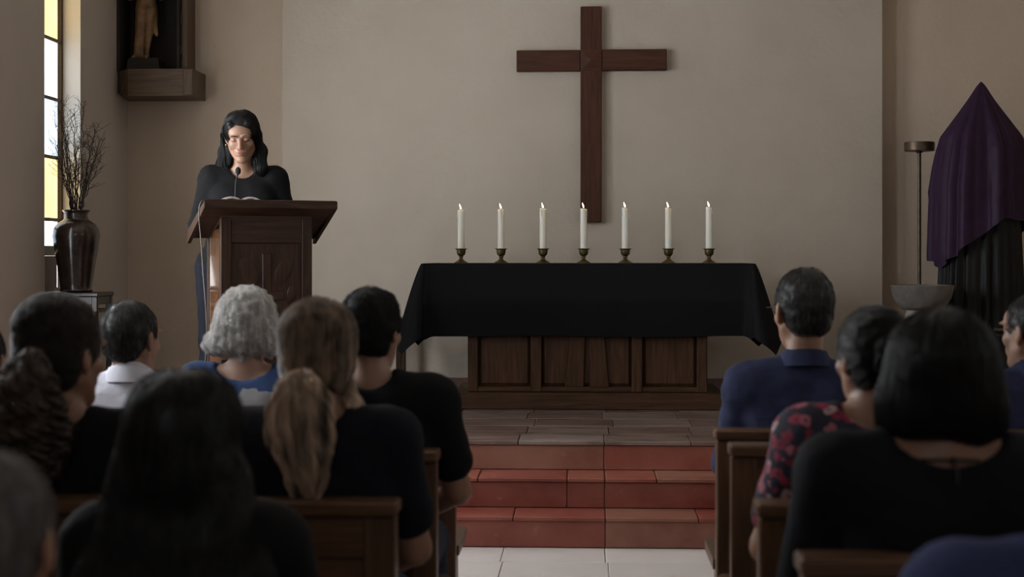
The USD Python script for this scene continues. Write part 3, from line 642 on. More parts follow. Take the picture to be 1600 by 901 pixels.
# ================================================================== STAND, VASE, TWIGS
TX0, TX1, TY0, TY1 = P(78, 457, 9.5)[0], P(153, 457, 9.5)[0], 9.5, 9.83
tz = P(100, 457, 9.52)[2]
sd = thing('side_table', 'small dark wooden table with turned feet under the vase by the window', 'table', ((TX0 + TX1) / 2, (TY0 + TY1) / 2, PLAT))
hx_, hy_, hz_ = (TX1 - TX0) / 2, (TY1 - TY0) / 2, tz - PLAT
obj('tabletop', bx(-hx_, hx_, -hy_, hy_, hz_ - 0.025, hz_, 0.005), M['stand'], sd)
for (a, b, c, e) in ((-hx_ + .02, hx_ - .02, -hy_ + .012, -hy_ + .03), (-hx_ + .02, hx_ - .02, hy_ - .03, hy_ - .012), (-hx_ + .012, -hx_ + .03, -hy_ + .02, hy_ - .02), (hx_ - .03, hx_ - .012, -hy_ + .02, hy_ - .02)):
    obj('apron', bx(a, b, c, e, hz_ - 0.075, hz_ - 0.024, 0.003), M['stand'], sd)
for sx in (-1, 1):
    for sy in (-1, 1):
        obj('leg', [bx(sx * (hx_ - 0.025) - 0.018, sx * (hx_ - 0.025) + 0.018, sy * (hy_ - 0.025) - 0.018, sy * (hy_ - 0.025) + 0.018, hz_ - 0.12, hz_ - 0.024, 0.004),
                    lathe([(0, 0), (0.012, 0), (0.016, 0.02), (0.012, 0.05), (0.019, 0.30), (0.012, 0.42), (0.02, 0.47), (0.02, hz_ - 0.12), (0, hz_ - 0.12)], 20, (sx * (hx_ - 0.025), sy * (hy_ - 0.025), 0))], M['stand'], sd)
obj('stretcher', [bx(-hx_ + .03, hx_ - .03, sy * (hy_ - 0.025) - 0.01, sy * (hy_ - 0.025) + 0.01, hz_ - 0.125, hz_ - 0.105, 0.003) for sy in (-1, 1)] + [bx(sx * (hx_ - .025) - .01, sx * (hx_ - .025) + .01, -hy_ + 0.03, hy_ - 0.03, hz_ - 0.125, hz_ - 0.105, 0.003) for sx in (-1, 1)], M['stand'], sd)
YVa = 9.67
vxx = P(119, 400, YVa)[0]; vs = YVa / F
va = thing('vase', 'dark brown glazed pottery vase holding bare twigs by the window', 'vase', (vxx, YVa, tz))
prof_px = [(24, 0), (26, 3), (24, 6), (25, 14), (29, 45), (34, 75), (36.5, 95), (35, 108), (29, 117), (22, 122), (18.5, 125), (18, 134), (19.5, 137), (21.5, 138.5), (21.5, 130.8 + 9.5)]
HV = 130 * vs / 140.3
pr = [(0, 0)] + [(w * vs * (1.0), h * HV) for w, h in prof_px] + [(15 * vs, 138 * HV), (14.5 * vs, 122 * HV), (28 * vs, 100 * HV), (20 * vs, 20 * HV), (0, 14 * HV)]
obj('body', lathe(pr, 56), M['glaze'], va, 50)
def twigs():
    rnd = random.Random(11); out = []
    zt = 138 * HV
    for k in range(26):
        a = rnd.uniform(0, 2 * np.pi); spread = rnd.uniform(0.05, 0.31)
        L = rnd.uniform(0.42, 0.70) if spread < 0.2 else rnd.uniform(0.38, 0.55)
        top = V(spread * math.cos(a) * 0.9, spread * math.sin(a) * 0.55, zt + L)
        if top[0] < -0.125: top[0] = -0.125
        st = V(0.025 * math.cos(a), 0.025 * math.sin(a), zt - 0.35)
        n = 12; pts = [st, V(0.030 * math.cos(a), 0.030 * math.sin(a), zt)]
        for i in range(1, n):
            t = i / (n - 1); b = pts[1] + (top - pts[1]) * t + V(0.35 * (t - t * t) * -top[0], 0, 0.0)
            pts.append(b + V(rnd.gauss(0, 0.006), rnd.gauss(0, 0.006), rnd.gauss(0, 0.004)))
        pts = np.array(pts); parts = [tube(pts, np.linspace(0.0038, 0.0010, len(pts)), 5)]
        for i in range(4, len(pts) - 1):
            for q in range(rnd.choice((0, 1, 1, 2))):
                d = pts[i + 1] - pts[i]; d /= np.linalg.norm(d)
                s = V(rnd.gauss(0, 0.75), rnd.gauss(0, 0.5), rnd.gauss(0.1, 0.35)); d2 = d + s; d2 /= np.linalg.norm(d2)
                l = rnd.uniform(0.05, 0.15); sub = [pts[i]]
                for w in range(1, 6):
                    nx = sub[-1] + (d2 * l / 5) + V(rnd.gauss(0, 0.004), rnd.gauss(0, 0.004), 0.003)
                    sub.append(V(max(nx[0], -0.15), nx[1], nx[2]))
                sub = np.array(sub); parts.append(tube(sub, np.linspace(0.0016, 0.0007, 6), 4))
                for e in (2, 3, 4):
                    if rnd.random() < 0.6:
                        d3 = V(rnd.gauss(0, 1), rnd.gauss(0, 0.6), rnd.uniform(0, 1)); d3 /= np.linalg.norm(d3)
                        ss = np.array([sub[e] + d3 * rnd.uniform(0.8, 1.1) * x for x in (0, 0.015, 0.03, 0.045)]); ss[:, 0] = np.maximum(ss[:, 0], -0.155)
                        parts.append(tube(ss, np.linspace(0.0011, 0.0006, 4), 4))
        out.append(trimesh.util.concatenate(parts))
    return out
tw = thing('bare_twigs', 'spray of bare branching twigs standing in the brown vase', 'twigs', (vxx, YVa, tz))
for t_ in twigs(): obj('twig', t_, M['twig'], tw, 60)

# small wooden side stand beside the altar
YT = 10.75
cx0, cx1 = P(556, 497, YT)[0], P(627.5, 497, YT)[0]; cz = P(600, 497, YT)[2] - PLAT
cr2 = thing('side_stand', 'small plain wooden stand with square legs beside the altar, behind the woman with dark curls', 'stand', ((cx0 + cx1) / 2, YT, PLAT)); hw2 = (cx1 - cx0) / 2
obj('top', bx(-hw2, hw2, 0, 0.3, cz - 0.025, cz, 0.004), M['stand'], cr2)
for sx in (-1, 1):
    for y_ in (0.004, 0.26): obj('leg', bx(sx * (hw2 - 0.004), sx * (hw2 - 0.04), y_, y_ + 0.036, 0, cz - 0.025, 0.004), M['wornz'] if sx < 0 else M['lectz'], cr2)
obj('stretcher', bx(-hw2 + 0.03, hw2 - 0.03, 0.012, 0.03, 0.12, 0.15, 0.003), M['lectx'], cr2)

# ================================================================== NICHE WITH A CARVED FIGURE
YN = 11.06
nx0, nx1 = P(185, 50, YN)[0], P(276, 50, YN)[0]; nz = P(230, 110, YN)[2]; ntop = nz + 1.05
nx0 = max(nx0, XL + 0.022)
ni = thing('niche_case', 'open dark wooden wall case with a thick worn oak shelf, high in the corner', 'niche')
obj('back_panel', bx(nx0 - 0.02, nx1 + 0.05, YB - 0.02, YB - 0.001, nz, ntop, 0.002), M['dark'], ni)
obj('side_panel', bx(nx0 - 0.02, nx0, YN, YB - 0.02, nz, ntop, 0.002), M['dark'], ni)
obj('side_panel', bx(nx1, nx1 + 0.018, YN, YB - 0.02, nz, ntop, 0.002), M['dark'], ni)
obj('top_panel', bx(nx0 - 0.02, nx1 + 0.018, YN, YB - 0.001, ntop, ntop + 0.03, 0.003), M['dark'], ni)
obj('door_jamb', bx(nx1 + 0.0185, nx1 + 0.065, YN + 0.05, YB - 0.001, nz, ntop + 0.03, 0.006), M['wornz'], ni)
for dz in (0.06, 0.28): obj('hinge', bx(nx1 + 0.019, nx1 + 0.03, YN + 0.035, YN + 0.055, nz + 0.06 + dz, nz + 0.12 + dz, 0.002), M['bronze'], ni)
sx0, sx1 = max(P(176, 130, YN - .02)[0], XL + 0.004), P(301, 130, YN - 0.1)[0]; sz1, sz0 = nz - 0.001, P(240, 152, YN)[2]
xs_ = [sx0, sx0 + 0.11, sx1]
obj('shelf', hull([(xs_[0], YN + 0.03, z) for z in (sz1, sz0 + 0.035)] + [(xs_[0], YB - 0.001, z) for z in (sz1, sz0)] + [(xs_[1], YN - 0.10, z) for z in (sz1, sz0)] + [(xs_[2], YN - 0.10, z) for z in (sz1, sz0)] + [(xs_[2], YB - 0.001, z) for z in (sz1, sz0)]), M['wornx'], ni, False)
obj('shelf_block', bx(sx1 - 0.07, sx1 + 0.004, YN - 0.112, YN - 0.09, sz0 + 0.004, sz1 - 0.002, 0.004), M['wornz'], ni)
# the figure (generic robed carving)
def figure():
    f = Field(lin(-0.17, 0.17, 0.006), lin(-0.11, 0.11, 0.006), lin(0.08, 0.92, 0.006))
    ell(f, (0, 0, 0.46), (0.075, 0.055, 0.16), 0.03); ell(f, (0, 0, 0.62), (0.085, 0.055, 0.11), 0.03)
    cone(f, (-0.02, -0.02, 0.44), (-0.06, -0.035, 0.13), 0.05, 0.018, 0.015); cone(f, (0.03, -0.02, 0.44), (0.012, -0.03, 0.13), 0.05, 0.016, 0.015)
    cone(f, (0.03, 0.01, 0.46), (0.075, 0.0, 0.27), 0.045, 0.012, 0.02); cone(f, (-0.01, 0.01, 0.46), (-0.03, 0.01, 0.11), 0.05, 0.04, 0.02)
    cone(f, (-0.06, -0.035, 0.115), (-0.075, -0.075, 0.10), 0.018, 0.013, 0.012); cone(f, (0.012, -0.03, 0.115), (0.02, -0.075, 0.10), 0.018, 0.013, 0.012)
    for s in (-1, 1):
        cone(f, (s * 0.085, 0, 0.68), (s * 0.115, -0.02, 0.54), 0.028, 0.022, 0.02); cone(f, (s * 0.115, -0.02, 0.54), (s * 0.06, -0.075, 0.58), 0.022, 0.015, 0.015)
    cone(f, (0, 0, 0.70), (0, -0.005, 0.76), 0.026, 0.024, 0.02); ell(f, (0, -0.01, 0.81), (0.042, 0.05, 0.06), 0.015); ell(f, (0, 0.01, 0.80), (0.05, 0.05, 0.07), 0.02)
    wobble(f, 0.007, 22, 3, stretch=(1, 1, 0.25))
    return f.mesh()
fx = P(228, 50, YN + 0.1)[0]
fg = thing('carved_figure', 'small gilded wooden figure of a robed saint standing in the wall case', 'statue', (fx, YN + 0.11, nz + 0.0005))
obj('pedestal', [hull([(sx * a, sy * b, z) for sx in (-1, 1) for sy in (-1, 1) for a, b, z in ((0.125, 0.09, 0.0), (0.115, 0.085, 0.05))]), hull([(sx * a, sy * b, z) for sx in (-1, 1) for sy in (-1, 1) for a, b, z in ((0.115, 0.088, 0.05), (0.11, 0.085, 0.085), (0.10, 0.08, 0.095))])], M['dark'], fg)
obj('body', figure(), M['statue'], fg, True)

# ================================================================== PEWS
def pew(label, x_in, side, y, h, capw=0.10, L=2.55):
    """a bench: x_in = its aisle end, side = the way it runs from there (-1 or 1); y = the back's near face"""
    t = thing('pew', label, 'pew', (x_in, y, 0))
    X = lambda a: side * a
    b = bx
    obj('top_rail', b(X(0), X(L), -0.012, capw - 0.012, h - 0.034, h, 0.006), M['pewx'], t)
    for a in (0.006, L * 0.5, L - 0.08):
        obj('back_post', b(X(a), X(a + 0.074), 0.004, 0.066, 0.0, h - 0.034, 0.005), M['pewz'], t)
    obj('back_rail', b(X(0.078), X(L - 0.08), 0.012, 0.056, h - 0.135, h - 0.034, 0.004), M['pewx'], t)
    obj('back_rail', b(X(0.078), X(L - 0.08), 0.012, 0.056, 0.36, 0.45, 0.004), M['pewx'], t)
    for a, c in ((0.08, L * 0.5), (L * 0.5 + 0.074, L - 0.08)):
        obj('back_panel', b(X(a), X(c), 0.026, 0.046, 0.45, h - 0.135, 0.003), M['pewx'], t)
    obj('seat', hull([(X(0.02 if q else 0.0), yy, z) for q, yy in ((0, 0.08), (0, 0.44), (1, 0.485)) for z in (0.395, 0.43)] + [(X(L), yy, z) for yy in (0.068, 0.485) for z in (0.395, 0.43)]), M['pewx'], t)
    for a in (0.03, L * 0.5, L - 0.08):
        obj('seat_bracket', hull([(X(a + e), yy, z) for e in (0, 0.05) for yy, z in ((0.066, 0), (0.43, 0), (0.40, 0.395), (0.066, 0.395), (0.38, 0.10))]), M['pewz'], t)
    return t
PEWS_L = [5.4, 4.5, 3.6, 2.7]; PEWS_R = [5.2, 4.55, 3.62, 2.85, 2.1]
def pewx(px, y): return P(px, 700, y)[0]
pew('dark wooden pew on the lectern side, the front one, nearest the steps', pewx(714, 5.4), -1, 5.4, 0.880)
pew('dark wooden pew on the lectern side, behind the woman with short dark curls', pewx(685, 4.5), -1, 4.5, 0.886)
pew('dark wooden pew whose long back runs behind the blonde ponytail woman', pewx(621, 3.6), -1, 3.6, 0.880)
pew('dark wooden pew on which the woman with long loose black hair sits', P(508, 700, 2.7)[0], -1, 2.7, 0.862)
pew('dark wooden pew behind the man in the navy shirt, front pew of its side', pewx(1117, 5.2), 1, 5.2, 0.874)
pew('dark wooden pew end between the front pew and the flowered blouse woman', pewx(1140, 4.55), 1, 4.55, 0.902)
pew('dark wooden pew on which the woman in the flowered blouse sits', pewx(1183, 3.62), 1, 3.62, 0.880)
pew('dark wooden pew on which the woman with the smooth black bob sits', pewx(1250, 2.85), 1, 2.85, 0.902)

# ================================================================== PEOPLE
def skin(name, c, k=0.0):
    return mottled('skin_' + name, tuple(0.9 * x for x in c), tuple(1.06 * x for x in c), scale=18, rough=0.48, bump=0.0004, bscale=160, subsurface_weight=0.12, subsurface_scale=0.01, subsurface_radius=(1.0, 0.35, 0.2))
SK = {'tan': skin('tan', (0.30, 0.165, 0.108)), 'brown': skin('brown', (0.27, 0.145, 0.09)), 'fair': skin('fair', (0.43, 0.26, 0.19))}
def hairmat(name, c1, c2, scale=60, rough=0.38, stretch=(1, 1, 0.12), **kw):
    return mottled('hair_' + name, c1, c2, scale=scale, rough=rough, stretch=stretch, detail=3, **{'specular_ior_level': 0.32, **kw})
HM = {'black': hairmat('black', (0.004, 0.0036, 0.0036), (0.011, 0.010, 0.0098)),
      'darkbrown': hairmat('dark_brown', (0.009, 0.006, 0.005), (0.030, 0.020, 0.015)),
      'curly': hairmat('curly_brown', (0.008, 0.0055, 0.0045), (0.15, 0.105, 0.082), 30, stretch=(1, 1, 0.5)),
      'blonde': hairmat('blonde_streaks', (0.010, 0.007, 0.0055), (0.36, 0.25, 0.165), 48, 0.40),
      'blonde_ends': hairmat('blonde_ends', (0.016, 0.010, 0.0065), (0.74, 0.54, 0.39), 26, 0.40),
      'silver': hairmat('silver', (0.42, 0.405, 0.385), (0.90, 0.88, 0.85), 60, 0.45),
      'grizzled': hairmat('grizzled', (0.007, 0.0065, 0.0065), (0.042, 0.040, 0.039), 90, 0.42),
      'grey': hairmat('grey', (0.05, 0.047, 0.045), (0.17, 0.16, 0.155), 60, 0.45)}
def cloth(name, c1, c2, scale=40, rough=0.85, **kw):
    return mottled('cloth_' + name, c1, c2, scale=scale, rough=rough, bump=0.0006, bscale=300, **{'specular_ior_level': 0.2, **kw})
CM = {'black': cloth('black', (0.0034, 0.0033, 0.0038), (0.0054, 0.0052, 0.006)),
      'charcoal': cloth('charcoal', (0.0050, 0.0058, 0.0080), (0.0080, 0.0092, 0.0125)),
      'navyblack': cloth('navy_black', (0.0042, 0.0050, 0.0095), (0.0065, 0.008, 0.014)),
      'navy': cloth('navy_shirt', (0.020, 0.024, 0.058), (0.028, 0.033, 0.076)),
      'blue': cloth('blue_shirt', (0.030, 0.040, 0.105), (0.042, 0.055, 0.135)),
      'white': cloth('white_shirt', (0.60, 0.60, 0.67), (0.68, 0.68, 0.75)),
      'denim': cloth('dark_trousers', (0.012, 0.016, 0.030), (0.020, 0.026, 0.046))}
def floral(name, ground, petals, heart, scale, thr):
    # blooms: rounded cells of a voronoi texture, lobed by noise, with a dark heart
    return mat('cloth_' + name, {
        't': ('texture_coordinate', {}), 'n': ('noise_texture', {'scale': 28.0, 'detail': 2}),
        'o': ('mix_color', {'fac': 0.035, 'blend_type': 'add'}),
        'v': ('voronoi_texture', {'scale': scale, 'randomness': 0.85}),
        'w': ('white_noise_texture', {'dimensions': '3D'}), 'pr': ('rgb_ramp', {'ramp': petals, 'interpolate': False}),
        'r1': ('map_range', {'from_min': thr, 'from_max': thr - 0.05, 'to_min': 0.0, 'to_max': 1.0, 'clamp': True}),
        'r2': ('map_range', {'from_min': 0.17, 'from_max': 0.12, 'to_min': 0.0, 'to_max': 1.0, 'clamp': True}),
        'm1': ('mix_color', {'a': ground}), 'm2': ('mix_color', {'b': heart}),
        'p': ('principled_bsdf', dict(roughness=0.8))},
        [('t.object', 'n.vector'), ('t.object', 'o.a'), ('n.color', 'o.b'), ('o.result', 'v.vector'), ('v.distance', 'r1.value'), ('v.distance', 'r2.value'),
         ('v.color', 'w.vector'), ('w.value', 'pr.fac'), ('r1.result', 'm1.fac'), ('pr.color', 'm1.b'), ('m1.result', 'm2.a'), ('r2.result', 'm2.fac'), ('m2.result', 'p.base_color')])
CM['floral'] = floral('floral_red', (0.012, 0.012, 0.028), [(0, (0.26, 0.02, 0.05)), (0.35, (0.34, 0.10, 0.13)), (0.55, (0.012, 0.012, 0.028)), (0.7, (0.20, 0.015, 0.04)), (0.85, (0.42, 0.28, 0.28))], (0.05, 0.012, 0.022), 30.0, 0.52)
CM['bluefloral'] = floral('floral_blue', (0.028, 0.072, 0.20), [(0, (0.36, 0.36, 0.37)), (0.45, (0.024, 0.060, 0.17)), (0.75, (0.29, 0.31, 0.35))], (0.33, 0.33, 0.34), 7.0, 0.62)
M['shoe'] = plain('black_leather', (0.012, 0.011, 0.011), 0.35)
M['lip'] = plain('lip_skin', (0.24, 0.085, 0.07), 0.45)
M['brow'] = plain('eyebrow_hair', (0.012, 0.009, 0.008), 0.7)
M['lash'] = plain('eyelash', (0.008, 0.006, 0.006), 0.6)
M['tie'] = plain('hair_tie', (0.035, 0.033, 0.04), 0.6)
M['gold'] = plain('gold_metal', (0.5, 0.34, 0.12), 0.25, 0.9)
M['seam'] = plain('white_thread', (0.30, 0.30, 0.34), 0.9)

def head_prims(f, fr, ears=True, closed=True):
    k = fr.s
    ell(f, (0, -0.018, 0.032), (0.074, 0.094, 0.090), 0.02, fr)
    ell(f, (0, 0.025, -0.030), (0.060, 0.064, 0.084), 0.03 * k, fr)
    ell(f, (0, 0.060, 0.045), (0.055, 0.030, 0.040), 0.03 * k, fr)
    for s in (-1, 1):
        cone(f, (s * 0.054, -0.005, -0.045), (s * 0.014, 0.063, -0.097), 0.018, 0.018, 0.025 * k, fr)
        ell(f, (s * 0.040, 0.062, -0.020), (0.022, 0.018, 0.018), 0.022 * k, fr)
        ell(f, (s * 0.031, 0.092, 0.031), (0.021, 0.008, 0.006), 0.012 * k, fr)
        ell(f, (s * 0.031, 0.100, 0.012), (0.017, 0.018, 0.012), 0.010 * k, fr, 'sub')
        ell(f, (s * 0.031, 0.0750, 0.011), (0.0155, 0.0140, 0.0115), 0.003 * k, fr)
        if ears:
            r = Frame(yaw=s * 0.35, roll=0)
            ell(f, (s * 0.078, -0.008, 0.000), (0.009, 0.021, 0.033), 0.010 * k, fr, rot=r)
            ell(f, (s * 0.087, 0.000, 0.004), (0.006, 0.010, 0.018), 0.004 * k, fr, 'sub', rot=r)
    cone(f, (0, 0.088, 0.016), (0, 0.109, -0.024), 0.0075, 0.0115, 0.010 * k, fr)
    for s in (-1, 1): ell(f, (s * 0.0125, 0.097, -0.029), (0.0085, 0.010, 0.008), 0.006 * k, fr)
    ell(f, (0, 0.080, -0.058), (0.030, 0.016, 0.024), 0.012 * k, fr)
    ell(f, (0, 0.0945, -0.0535), (0.021, 0.0065, 0.0055), 0.005 * k, fr); ell(f, (0, 0.0935, -0.066), (0.018, 0.0065, 0.006), 0.005 * k, fr)
    ell(f, (0, 0.101, -0.060), (0.022, 0.006, 0.0016), 0.002 * k, fr, 'sub')
    ell(f, (0, 0.074, -0.098), (0.020, 0.016, 0.016), 0.018 * k, fr)

def hand_mesh(fr, s):
    """a relaxed hand: wrist at the origin, fingers along +y, palm down; s = side of the thumb (+1: thumb at +x)"""
    f = Field(lin(-0.075, 0.075, 0.0042), lin(-0.05, 0.2, 0.0042), lin(-0.07, 0.035, 0.0042))
    cone(f, (0, -0.045, 0.004), (0, 0.01, 0.002), 0.027, 0.026, 0.01, flat=1)
    ell(f, (0, 0.048, 0), (0.041, 0.052, 0.016), 0.015)
    for i, (x, l) in enumerate(((0.031, 0.066), (0.011, 0.075), (-0.010, 0.070), (-0.030, 0.054))):
        x *= s; a = V(x, 0.085, 0.002); b = a + V(x * 0.12, l * 0.48, -0.006); c = b + V(0, l * 0.30, -0.016); d = c + V(0, l * 0.14, -0.018)
        cone(f, a, b, 0.0098, 0.0092, 0.003); cone(f, b, c, 0.0092, 0.0085, 0.003); cone(f, c, d, 0.0085, 0.0074, 0.003)
    cone(f, (s * 0.026, 0.022, -0.002), (s * 0.052, 0.058, -0.010), 0.0145, 0.0115, 0.008); cone(f, (s * 0.052, 0.058, -0.010), (s * 0.050, 0.092, -0.018), 0.0115, 0.0085, 0.004)
    m = f.mesh(); m.vertices = fr.out(m.vertices); return m

def trace(field, starts, direct, n, step, off, rnd, curl=0.0, wl=0.05, lift=0.0):
    """strands that follow the surface of a field: direct(p) gives the way they run"""
    ax_ = field.ax; D = field.D
    lo = np.array([a[0] for a in ax_]); h = np.array([a[1] - a[0] for a in ax_])
    g = np.gradient(D, *h.tolist())
    def samp(A, p): return map_coordinates(A, ((p - lo) / h).T, order=1, mode='nearest')
    p = starts.copy(); out = [p.copy()]; N = len(p); o = off * rnd.rand(N) + 0.0005
    seeds = starts[rnd.choice(N, max(8, N // 32), replace=False)]; own = ((starts[:, None, :] - seeds[None]) ** 2).sum(2).argmin(1)
    ph = (rnd.rand(len(seeds)) * 6.28)[own] + 0.35 * rnd.randn(N); am = curl * (0.6 + 0.8 * rnd.rand(len(seeds)))[own]; o = o + off * 0.8 * rnd.rand(len(seeds))[own]
    nrm_l = []
    for i in range(n):
        nn = np.stack([samp(q, p) for q in g], 1); nn /= np.linalg.norm(nn, axis=1, keepdims=True) + 1e-9
        d = direct(p); d = d - nn * (d * nn).sum(1, keepdims=True); d /= np.linalg.norm(d, axis=1, keepdims=True) + 1e-6
        q = p + d * step
        e = samp(D, q) - o - lift * i / n
        q = q - nn * np.clip(e, -0.01, 0.01)[:, None]
        p = q; b = np.cross(nn, d)
        s_ = i * step / wl * 2 * np.pi
        out.append(p + (am * np.sin(s_ + ph))[:, None] * b + (am * 0.6 * np.cos(s_ + ph))[:, None] * nn)
    return np.stack(out, 1)

def strands_of(tr, rnd, w=0.0011, stop=None):
    N, n, _ = tr.shape; pl, wl = [], []
    prof = np.linspace(1, 0.35, n) * w; keep = rnd.randint(int(n * 0.65), n + 1, N)
    if stop is not None:
        hit = stop(tr.reshape(-1, 3)).reshape(N, n); first = np.where(hit.any(1), hit.argmax(1), n); keep = np.minimum(keep, first)
    for i in range(N):
        k = keep[i]
        if k < 3: continue
        pl.append(tr[i, :k]); wl.append(prof[:k] * (0.7 + 0.6 * rnd.rand()))
    return pl, wl

def tail_strands(pts, radii, N, rnd, curl=0.0, wl=0.05, n=26, w=0.0012, ragged=0.25, flat=0.8):
    """strands along a hanging tail (a bundle about a spline)"""
    c = spline(pts, n); r = np.interp(np.linspace(0, 1, n), np.linspace(0, 1, len(radii)), radii)
    t = np.gradient(c, axis=0); t /= np.linalg.norm(t, axis=1, keepdims=True)
    a = np.cross(t, V(0, 1, 0)); a /= np.linalg.norm(a, axis=1, keepdims=True) + 1e-9; b = np.cross(t, a)
    pl, wd = [], []
    L = np.linalg.norm(np.diff(c, axis=0), axis=1).sum(); s_ = np.linspace(0, 1, n); up = np.minimum(1, s_ * 4)
    K = max(10, N // 34); cl = []
    for q in range(K):          # strands gather in locks that share their wave
        cl.append((rnd.rand() * 6.28, 0.35 + 0.72 * math.sqrt(rnd.rand()), rnd.rand() * 6.28, rnd.rand() * 6.28, 0.7 + 0.6 * rnd.rand(), int(n * (1 - ragged * rnd.rand() ** 1.5))))
    for i in range(N):
        an, q, ph, ph2, am, k = cl[rnd.randint(K)]
        j1, j2 = rnd.randn(2) * 0.10; ph = ph + 0.25 * rnd.randn(); k = max(6, min(n, k + rnd.randint(-2, 2)))
        w_ = curl * am * np.sin(s_ * L / wl * 6.28 + ph) * up; w2 = curl * am * np.cos(s_ * L / wl * 6.28 + ph) * up
        dr = 0.16 * np.sin(s_ * 5 + ph2); tight = 1 - 0.75 * (np.arange(n) / k) ** 2
        u = (math.cos(an) * (q + dr) * r + j1 * r * tight + w_)[:, None]; v = (math.sin(an) * (q + dr) * r * flat + j2 * r * tight + w2)[:, None]
        pl.append((c + a * u + b * v)[:k]); wd.append(np.linspace(1, 0.4, k) * w * (0.7 + 0.6 * rnd.rand()))
    return pl, wd

def person(label, loc, top, rz=0.0, sh=0.19, skin_='tan', hair_m='black', head=1.0, yaw=0.0, pitch=0.0, roll=0.0, hx=0.0, hfwd=0.0, lean=-0.05, sd=0.30,
           shirt='black', shirt_part='shirt', sleeve='long', neck=(0.085, 0.045, 0.02), style='short', standing=False, seat=0.432, bulk=1.0, collar=False,
           trousers='denim', seed=1, hipx=0.0, tail_m=None, fine_face=False, elbow_out=0.06, ears=True, glasses=False, flip=1, hairseed=None):
    rnd = np.random.RandomState(seed)
    t = thing('person', label, 'person', loc, rz)
    sk = SK[skin_]
    z0 = (seat + 0.095) if not standing else 0.93
    zs = top - sd                                   # shoulder joints
    def Y(z): return lean * (z - z0)
    hc = V(hx, Y(top - 0.12) + 0.025 + hfwd, top - 0.123 * head)
    hf = Frame(hc, yaw, pitch, roll, head)
    nb = V(hx * 0.3, Y(zs + 0.05) - 0.012, zs + 0.045)
    nt = hf.out((0, -0.022, -0.055))
    J = {}
    for s in (-1, 1):
        if standing:
            J['hip', s] = V(hipx + s * 0.085, 0, 0.90); J['knee', s] = V(hipx + s * 0.09, 0.02, 0.49); J['ankle', s] = V(hipx + s * 0.095, -0.02, 0.085)
            J['sh', s] = V(s * sh, Y(zs) - 0.015, zs); J['el', s] = V(s * (sh + elbow_out), 0.03, zs - 0.275); J['wr', s] = V(s * (sh - 0.05), 0.20, zs - 0.245)
        else:
            J['hip', s] = V(s * 0.09, 0.03, z0 - 0.005); J['knee', s] = V(s * 0.12, 0.44, seat + 0.075); J['ankle', s] = V(s * 0.12, 0.41, 0.085)
            J['sh', s] = V(s * sh, Y(zs) - 0.015, zs); J['el', s] = V(s * (sh + elbow_out), Y(zs - 0.27) + 0.05, zs - 0.285); J['wr', s] = V(s * 0.085, 0.25, seat + 0.175)
    def torso(f, off=0.0, k=0.05, low=True):
        b = bulk
        ell(f, (hipx, -0.005, z0 + 0.01), (0.172 * b, 0.125 * b, 0.115), k, off=off)
        zc = (z0 + zs) / 2
        ell(f, (hipx * 0.6, Y(zc) - 0.0, z0 + 0.15), (0.148 * b, 0.115 * b, 0.16), k, off=off)
        ell(f, (0, Y(zs - 0.14) - 0.005, zs - 0.15), (min(0.165 * b, sh * 0.93), 0.112 * b, 0.16), k, off=off)
        cone(f, (-sh + 0.035, Y(zs) - 0.018, zs - 0.02), (sh - 0.035, Y(zs) - 0.018, zs - 0.02), 0.062, 0.062, k, off=off)
        for s in (-1, 1):
            cone(f, (nb[0] + s * 0.03, nb[1], nb[2]), (s * (sh - 0.03), Y(zs) - 0.015, zs + 0.002), 0.040, 0.050, k, off=off)
            ell(f, (s * sh * 0.5, Y(zs - 0.1) + 0.05, zs - 0.13), (0.085, 0.06, 0.085), k, off=off)
            ell(f, (s * sh * 0.48, Y(zs - 0.1) - 0.055, zs - 0.09), (0.08, 0.05, 0.10), k, off=off)
    def arms(f, off=0.0, upto=1.0, k=0.03):
        for s in (-1, 1):
            S, E, W_ = J['sh', s], J['el', s], J['wr', s]
            ell(f, S + V(0, 0, -0.012), (0.057, 0.055, 0.06), 0.04, off=off)
            if upto <= 0.5: cone(f, S, S + (E - S) * upto * 2, 0.053, 0.053 - 0.011 * upto * 2 + 0.006, k, off=off)
            else:
                cone(f, S, E, 0.053, 0.041, k, off=off); q = (upto - 0.5) * 2
                cone(f, E, E + (W_ - E) * q, 0.041, 0.041 - 0.013 * q, 0.02, off=off)
    def legs(f, off=0.0, k=0.04, ank=1.0):
        for s in (-1, 1):
            Hh, K, A = J['hip', s], J['knee', s], J['ankle', s]
            cone(f, Hh, K, 0.085 if not standing else 0.088, 0.056, k, off=off); cone(f, K, K + (A - K) * 0.35, 0.054, 0.056, 0.03, off=off); cone(f, K + (A - K) * 0.35, K + (A - K) * ank, 0.055, 0.036, 0.03, off=off)
    ymax = 0.6 if not standing else 0.35
    hs = 0.0032 if fine_face else 0.0058
    R = 0.12 * head
    xs = dense(-sh - 0.19, sh + 0.19, hc[0] - 0.105 * head, hc[0] + 0.105 * head, 0.015, hs)
    ys = dense(-0.24, ymax, hc[1] - R - 0.01, hc[1] + R + 0.02, 0.015, hs)
    zs_ = dense(-0.02, top + 0.03, hc[2] - 0.15 * head, top + 0.02, 0.015, hs)
    f = Field(xs, ys, zs_)
    torso(f); legs(f); arms(f)
    for s in (-1, 1):
        A = J['ankle', s]; cone(f, A, A + V(0, 0.02, -0.03), 0.036, 0.034, 0.02); cone(f, A + V(0, -0.02, -0.045), A + V(0, 0.13, -0.055), 0.032, 0.026, 0.03)
    cone(f, nb, nt, 0.056 * (0.5 + 0.5 * head), 0.053 * head, 0.03)
    head_prims(f, hf, ears)
    bm = [f.mesh()]
